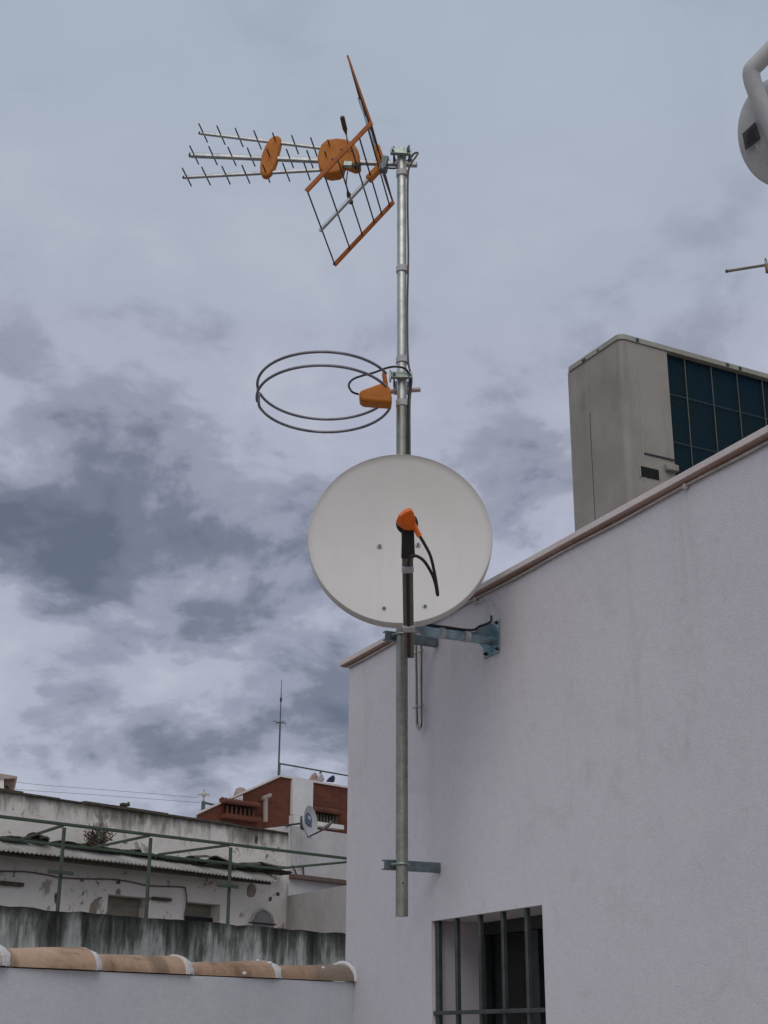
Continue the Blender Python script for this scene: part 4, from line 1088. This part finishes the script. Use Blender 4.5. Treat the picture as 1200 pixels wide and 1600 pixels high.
# white annex to the right of the old building
annex = thing('white_annex', O0 + H2 * (e_r + 1), "cleaner white annex wall under the small dish, right of the stained parapet", "building")
zax = onold(450, 1289, .03).z; aw_ = 4.5
mb = MB(); q = O0 + H2 * (e_r + .003) + N2 * .03
mb.prism([q, q + H2 * aw_, q + H2 * aw_ - N2 * 5, q - N2 * 5], Z * (3 + zax)); mb.build('wall', M['annex'], annex, smooth=False)
mb = MB(); ze = (onold(440, 1367, .10).z + onold(540, 1378, .10).z) / 2
mb.box(O0 + H2 * (e_r + aw_ / 2) + N2 * .075 + Z * (3 + ze), H2, N2, Z, aw_ / 2, .04, .022); mb.build('ledge', M['hutbrown'], annex)
mb = MB(); q = O0 + H2 * (e_r + .2) + N2 * .0305 + Z * (3 + zax - .55)
for (p0, p1) in (((452, 1292), (453, 1362)), ((466, 1300), (466, 1358))):
    mb.tube([onold(*p0, .036), onold(*p1, .036)], .010, 6)
mb.build('pipe', M['annex'], annex)
# brown twigs hanging at the annex
mb = MB()
for pts in (((457, 1352), (461, 1360), (465, 1371)), ((473, 1353), (474, 1362), (475, 1369)), ((470, 1352), (472, 1355), (475, 1357))):
    mb.tube([onold(x, y, .05) for x, y in pts], .008, 5)
mb.build('loose_wire', M['plant'], annex)
# mid-height grey side wall in front of the annex
sw0 = onold(449, 1400, .03)
mb = MB(); a0 = V((sw0.x, sw0.y, -3)); HS = hdir(-560)
NS = V((-HS.y, HS.x, 0)); 
p1 = on_plane(541, 1385, sw0, NS); L = (V((p1.x, p1.y, 0)) - V((sw0.x, sw0.y, 0))).length
dirS = (V((p1.x, p1.y, 0)) - V((sw0.x, sw0.y, 0))).normalized()
mb.prism([a0, a0 + dirS * (L + 1.2), a0 + dirS * (L + 1.2) + Z * (3 + p1.z), a0 + Z * (3 + sw0.z)], V((-dirS.y, dirS.x, 0)) * .18)
sw = mb.build('side_wall', M['sidewall'], smooth=False); tag(sw, "low grey cracked side wall below the white annex, beside the white house corner", "wall")

# ------------------------------------------------------------------ green pergola frame
FP = at_y(101, 1288, 10.6); zf = FP.z
FH = hdir(2950); FN = V((FH.y, -FH.x, 0))
def onf(px, py, out=0.0): return on_plane(px, py, FP + FN * out, FN)
per = thing('pergola_frame', V((FP.x, FP.y, -3)), "rusty green metal pergola frame standing between the mossy wall and old building", "frame")
rt = .0115
def zfix(p, z=None): return V((p.x, p.y, zf if z is None else z))
fl = zfix(FP - FH * 3.0); fr2 = zfix(onf(548, 1337) + FH * .5)
mb = MB(); mb.box((fl + fr2) / 2, FH, FN, Z, (fr2 - fl).length / 2, rt, rt); mb.build('front_rail', M['greenpaint'], per, bevel=.004)
RD = 0.98
# rear rail parallel, further back
zr = zf - .012
b_l = fl - FN * RD; b_r = zfix(on_plane(440, 1356, FP - FN * RD, FN))
mb = MB(); b_l = zfix(b_l, zr); b_r = zfix(b_r, zr); mb.box((b_l + b_r) / 2, FH, FN, Z, (b_r - b_l).length / 2, rt, rt); mb.build('rear_rail', M['greenpaint'], per, bevel=.004)
for px, py, bx_ in ((101, 1288, 32), (236, 1303, 147), (361, 1315, 247), (565, 1338, 440)):
    top = zfix(on_plane(px, py, FP, FN)); bk_ = zfix(on_plane(bx_, 1300, FP - FN * RD, FN))
    d = (bk_ - top); dl = d.length; d.normalize()
    mb = MB(); mb.box(top + d * (dl / 2) - Z * .004, d, d.cross(Z), Z, dl / 2 - .024, rt * .85, rt * .85); mb.build('cross_rail', M['greenpaint'], per, bevel=.003)
    if px < 560:
        mb = MB(); mb.box(V((top.x, top.y, (zf - .024 - 3) / 2)), FH, FN, Z, rt * .95, rt * .95, (zf - .024 + 3) / 2); po = mb.build('post', M['greenpaint'], per, bevel=.003)
for px, py in ((95, 1363), (356, 1384)):
    P_ = onf(px, py, .03); mb = MB(); mb.box(P_, FH, FN, Z, .105, .012, .014); mb.build('short_bar', M['greenpaint'], per, bevel=.002)
mb = MB(); P_ = onf(155, 1297); mb.tube([P_, P_ - Z * .05], .014, 8); mb.build('hook', M['greenpaint'], per)

# ------------------------------------------------------------------ brick building behind
BC = at_y(436, 1214, 20.0); bzt = BC.z
HB1 = hdir(-440); HB2 = hdir(2900)
NB2 = V((HB2.y, -HB2.x, 0)); NB1 = V((-HB1.y, HB1.x, 0))
if NB1.x > 0: NB1 = -NB1
def onb2(px, py, out=0.0): return on_plane(px, py, BC + NB2 * out, NB2)
def onb1(px, py, out=0.0): return on_plane(px, py, BC + NB1 * out, NB1)
bl = onb2(309, 1272); bm2 = onb2(436, 1214); sl_ = (bl - BC).dot(HB2)
brick = thing('brick_building', V((BC.x, BC.y, -3)), "red brick rooftop building with sloping left edge and white vertical strip behind the parapet", "building")
b0 = V((BC.x, BC.y, -3))
M['brick2'] = m_brick('red_brick_right', HB2)
L2 = 8; BX = V((bl.x + .25, bl.y, 0)).normalized()
mb = MB(); mb.prism([b0 + HB2 * sl_, b0 + HB2 * L2, b0 + HB2 * L2 + Z * (3 + bzt), b0 + Z * (3 + bzt), b0 + HB2 * sl_ + Z * (3 + bl.z)], BX * 4)
mb.build('wall', M['brick2'], brick, smooth=False)
mb = MB(); e0 = b0 + HB2 * (sl_ - .05) + Z * (3 + bl.z - .02); e1 = b0 + Z * (3 + bzt); e2 = b0 + HB2 * L2 + Z * (3 + bzt)
o0 = NB2 * .03; up_ = Z * .002
mb.prism([e0 + o0 + up_, e1 + o0 + up_, e2 + o0 + up_, e2 + o0 + Z * .03, e1 + o0 + Z * .03, e0 + o0 + Z * .03], BX * 4.1)
mb.build('roof_edge', M['coping'], brick, smooth=False)
sa, sb_ = (onb2(454.5, 1217) - BC).dot(HB2), (onb2(485.5, 1220) - BC).dot(HB2); zs = onb2(470, 1276).z
mb = MB(); mb.box(b0 + HB2 * ((sa + sb_) / 2) + NB2 * .03 + Z * ((3 + bzt + 3 + zs) / 2), HB2, NB2, Z, (sb_ - sa) / 2, .028, (bzt - zs) / 2 - .004); mb.build('white_strip', M['white'], brick, smooth=False)
mb = MB(); mb.box(b0 + HB2 * ((sa + sb_) / 2) + NB2 * .06 + Z * (3 + zs - .45), HB2, NB2, Z, (sb_ - sa) / 2 + .02, .055, .44); mb.build('strip_base', M['white'], brick, smooth=False)
# windows with little tiled canopies and balusters
def bwin(face, x0, x1, yt, yb, hv, nv, fn):
    A_ = fn(x0, yt); B_ = fn(x1, yt); zt2 = fn((x0 + x1) / 2, yt).z; zb2 = fn((x0 + x1) / 2, yb).z
    a = (A_ - BC).dot(hv); b = (B_ - BC).dot(hv); a, b = min(a, b), max(a, b)
    mb = MB(); c = b0 + hv * ((a + b) / 2) + nv * .012 + Z * (3 + (zt2 + zb2) / 2)
    mb.box(c, hv, nv, Z, (b - a) / 2, .010, (zt2 - zb2) / 2); w_ = mb.build('window', M['dark'], brick, smooth=False)
    n_ = 6
    for i in range(n_ + 1):
        m2 = MB(); m2.tube([b0 + hv * (a + (b - a) * i / n_) + nv * .06 + Z * (3 + zb2), b0 + hv * (a + (b - a) * i / n_) + nv * .06 + Z * (3 + zt2 - .02)], .02, 8, radii=[.022, .012]); m2.build('baluster', M['canopy'] if face == 1 else M['oldtile'], w_)
    m2 = MB(); m2.box(c - Z * ((zt2 - zb2) / 2 + .03) + nv * .05, hv, nv, Z, (b - a) / 2 + .08, .08, .03); m2.build('sill', M['white'] if face == 2 else M['brick2'], w_)
    m2 = MB(); q = b0 + hv * (a - .1) + Z * (3 + zt2 + .005)
    m2.prism([q, q + nv * .12, q + nv * .12 + Z * .02, q + Z * .07], hv * (b - a + .2)); m2.build('canopy', M['brick2'], w_, smooth=False)
    m2 = MB(); k = a - .06
    while k < b + .1:
        m2.tube([b0 + hv * k + nv * .13 + Z * (3 + zt2 + .025), b0 + hv * k + nv * .01 + Z * (3 + zt2 + .08)], .018, 8); k += .06
    m2.build('canopy_tiles', M['canopy'], w_)
bwin(1, 351, 392, 1260, 1276, HB2, NB2, onb2)
bwin(2, 492, 521, 1272, 1288, HB2, NB2, onb2)
# pale pipe in T shape on the left wall, pink block, round pot
mb = MB(); mb.tube([onb2(415, 1247, .06), onb2(414.5, 1284, .06)], .035, 8); mb.tube([onb2(410, 1248, .06), onb2(423, 1242.5, .06)], .03, 8); mb.build('vent_pipe', M['hutroof'], brick)
mb = MB(); mb.prism([onb2(x, y, .004) for x, y in ((356, 1253.5), (378, 1252.5), (378, 1242.5), (368, 1246.5))], NB2 * .02); mb.build('pale_panel', M['coping'], brick, smooth=False)
pot = MB(); P_ = onb2(376, 1236, -.9); pot.tube([P_ - Z * .12, P_ - Z * .05, P_ + Z * .03, P_ + Z * .05], .1, 14, radii=[.07, .10, .07, .03])
tag(pot.build('chimney_pot', M['hutroof']), "small round pale pot on the brick building's sloping edge", "chimney pot")

# roof railing, whip mast, laundry
rl = thing('roof_railing', onb2(437, 1212, -.1), "thin metal railing along the roof of the red brick building", "railing")
zr_ = onb2(490, 1202.5, -.1).z
def rp_(px): q = onb2(px, 1205, -.1); return V((q.x, q.y, zr_))
mb = MB(); mb.tube([rp_(436), rp_(560)], .012, 8); mb.build('top_rail', M['railpaint'], rl)
for px in (436.5, 501, 556):
    mb = MB(); q = rp_(px); mb.tube([V((q.x, q.y, bzt + .031)), V((q.x, q.y, zr_ - .002))], .016, 8); mb.build('post', M['railpaint'], rl)
wm = thing('whip_aerial', onb2(435, 1211, -.12), "thin tall whip aerial on the corner of the red brick building", "aerial")
q = onb2(435, 1211, -.16); z1 = onb2(440, 1062, -.16).z; zm = onb2(438, 1126, -.16).z; zm2 = onb2(440, 1092, -.16).z
qq = V((q.x, q.y, bzt + .031)); lean = onb2(440, 1062, -.16)
mb = MB(); mb.tube([qq, qq + (lean - qq) * .56], .013, 8); mb.build('lower_pole', M['railpaint'], wm)
mb = MB(); mb.tube([qq + (lean - qq) * .55, qq + (lean - qq) * .79, lean], .011, 8, radii=[.009, .007, .004]); mb.build('whip', M['railpaint'], wm)
mb = MB(); c = qq + (lean - qq) * .555; mb.tube([c - HB2 * .14, c + HB2 * .12], .006, 6); mb.tube([c - NB2 * .1, c + NB2 * .1], .006, 6); mb.build('radial', M['railpaint'], wm)
mb = MB(); c = qq + (lean - qq) * .79; mb.tube([c - Z * .03, c + Z * .03], .016, 8); mb.build('joint', M['rod'], wm)
def cloth(poly, mat, lab, grp=None):
    mb = MB(); n_ = len(poly)
    pts = [onb2(x, y, -.06 + .04 * math.sin(i * 2.1)) for i, (x, y) in enumerate(poly)]
    mb.prism(pts, -NB2 * .05); return tag(mb.build('laundry', mat, bevel=.008), lab, "laundry", "laundry on the brick roof")
cloth([(485, 1219), (490, 1210), (494, 1207), (497, 1213), (495, 1220)], M['cloth_r'], "reddish and white cloth bundle left of the railing post on the brick roof")
cloth([(497, 1220), (499, 1213), (502, 1207), (505, 1212), (507, 1217), (506, 1221)], M['cloth_w'], "white cloth hanging at the railing post on the brick roof")
cloth([(512, 1221), (517, 1215), (522, 1211), (524, 1215), (523, 1222)], M['cloth_b'], "dark navy cloth on the brick roof edge nearest the white house")

# finial post and rail at the left end of brick building
fp = thing('roof_post', onb2(317, 1268, -.3), "small rooftop post with cross shaped top at the left end of the brick building", "post")
X_ = V((1, 0, 0)); Pq = onb2(317, 1272, -.3)
def fpz(py): return V((Pq.x, Pq.y, onb2(317, py, -.3).z))
mb = MB(); mb.tube([fpz(1278), fpz(1252)], .028, 8); mb.build('post', M['railpaint'], fp)
mb = MB(); c = fpz(1241); mb.tube([fpz(1253), fpz(1234)], .014, 8)
mb.tube([c - X_ * .08, c + X_ * .08], .014, 8); ball(mb, c, X_, V((0, 1, 0)), Z, .04, .04, .04); mb.build('cross_top', M['whitecable'], fp)
mb = MB(); r0_ = fpz(1254); mb.tube([r0_, r0_ + HB2 * .20 - Z * .01], .016, 8); mb.build('rail', M['railpaint'], fp)

# small dish on the annex
sdc = on_plane(485.5, 1284, OP + N2 * .34, N2)
sdish = thing('small_dish', sdc, "small tilted satellite dish with square emblem on the white annex far away", "satellite dish")
sn = V((.93, -.42, .10)).normalized()
sn = (sn).normalized(); sxv = Z.cross(sn).normalized(); syv = sn.cross(sxv).normalized(); ks = (sdc - CAM).dot(fwd) / F
sr = 25.5 * ks
tiltm = math.radians(-14)
sX = sxv * math.cos(tiltm) + syv * math.sin(tiltm); sY = syv * math.cos(tiltm) - sxv * math.sin(tiltm)
mb = MB(); rows = []
for (r, o) in [(j / 8, -.04 * (1 - (j / 8) ** 2)) for j in range(1, 9)] + [(1.02, -.008), (1.0, -.018)] + [(j / 8, -.05 * (1 - (j / 8) ** 2) - .018) for j in range(7, 0, -1)]:
    rows.append([mb.bm.verts.new(sdc + sX * (sr * .92 * r * math.cos(2 * PI * k / 40)) + sY * (sr * r * math.sin(2 * PI * k / 40)) + sn * o) for k in range(40)])
mb.bm.faces.new(rows[0]); mb.bm.faces.new(rows[-1][::-1])
for A_, B_ in zip(rows, rows[1:]):
    for k in range(40): mb.bm.faces.new((A_[k], B_[k], B_[(k + 1) % 40], A_[(k + 1) % 40]))
M['sdish'] = simple('small_dish_paint', (.53, .52, .51), (.46, .455, .45), .5, 0, 6)
mb.build('reflector', M['sdish'], sdish, angle=50)
mb = MB(); c = sdc + sY * (sr * .30) - sn * .030; mb.box(c, sX, sY, sn, .075, .085, .004); em = mb.build('emblem', M['emblem'], sdish)
mb = MB(); mb.box(c + sn * .0045 + sX * .01, sX, sY, sn, .03, .02, .002); mb.build('emblem_mark', M['sdish'], em)
tipd = on_plane(511, 1293.5, sdc + V((0, -.1, 0)), V((0, 1, 0)))
bot = sdc - sY * sr * .98
mb = MB(); mb.tube([bot - sn * .03, tipd], .009, 8); mb.build('feed_arm', M['rod'], sdish)
mb = MB(); dd = (tipd - bot).normalized(); mb.tube([tipd - dd * .05 + Z * .01, tipd + dd * .02 + Z * .02, tipd + dd * .06 + Z * .04], .03, 10, radii=[.024, .02, .015]); mb.build('feed_head', M['armpaint'], sdish)
mb = MB(); mb.tube([sdc - sn * .05, sdc - sn * .10, sdc - sn * .10 - N2 * .28], .011, 8); mb.box(sdc - sn * .085, sX, sY, sn, .035, .07, .03); mb.build('mount', M['rod'], sdish)

# far-left rooftop hut
hc = at_y(0, 1215, 17.0)
hut = thing('roof_hut', hc, "small rooftop hut with flat overhanging roof at the far left edge", "hut")
def hp_(px, py, Y=17.0): return at_y(px, py, Y)
mb = MB(); mb.prism([hp_(-70, 1203), hp_(0, 1208.5), hp_(27, 1213), hp_(27, 1215.5), hp_(0, 1217), hp_(-70, 1214)], V((-.62, 2.2, 0))); mb.build('roof', M['hutroof'], hut, smooth=False)
mb = MB(); mb.prism([hp_(-70, 1214, 17.05), hp_(0, 1217, 17.05), hp_(24, 1216, 17.05), hp_(20, 1222, 17.05), hp_(13, 1227, 17.05), hp_(-70, 1230, 17.05)], V((-.58, 2.0, 0))); mb.build('soffit', M['hutbrown'], hut, smooth=False)
mb = MB(); mb.prism([hp_(-70, 1214.5, 17.02), hp_(6, 1217.5, 17.02), hp_(6, 1260, 17.02), hp_(-70, 1260, 17.02)], V((-.2, .6, 0))); mb.build('wall', M['white'], hut, smooth=False)
mb = MB(); mb.tube([hp_(11, 1226, 17.1), hp_(11, 1250, 17.1)], .02, 8); mb.build('post', M['plant'], hut)
# stub on parapet
mb = MB(); P_ = onold(195, 1258, -.1); mb.box(P_ + Z * .004, H2, N2, Z, .045, .03, .014); mb.tube([P_ + H2 * .03, P_ + H2 * .05 + Z * .035], .014, 8)
tag(mb.build('drain_stub', M['oldtile'], bevel=.006), "small dark stub on the stained parapet's top edge", "stub")
# overhead wires
for pts, lab in ((((-20, 1216), (60, 1226), (150, 1233), (310, 1246)), "upper thin overhead wire crossing the sky above the stained parapet"), (((-20, 1229), (60, 1236), (150, 1242), (312, 1254)), "lower thin overhead wire just above the stained parapet")):
    mb = MB(); mb.tube(spline([at_y(x, y, 24) for x, y in pts], 8), .0032, 6); tag(mb.build('overhead_wire', M['ring']), lab, "wire", "overhead wires")

# terrace floor around the camera
mb = MB()
mb.prism([V((-9, -9, -.2)), V((6, -9, -.2)), V((2.3, 8.5, -.2)), V((-9, 8.5, -.2))], Z * .2)
structure(mb.build('terrace_floor', M['floor'], smooth=False))

# ------------------------------------------------------------------ render settings
vs = scene.view_settings; vs.view_transform = 'Standard'; vs.look = 'None'; vs.exposure = 0.2; vs.gamma = 1
scene.render.engine = 'CYCLES'
scene.cycles.max_bounces = 6
scene.render.resolution_x = 768; scene.render.resolution_y = 1024
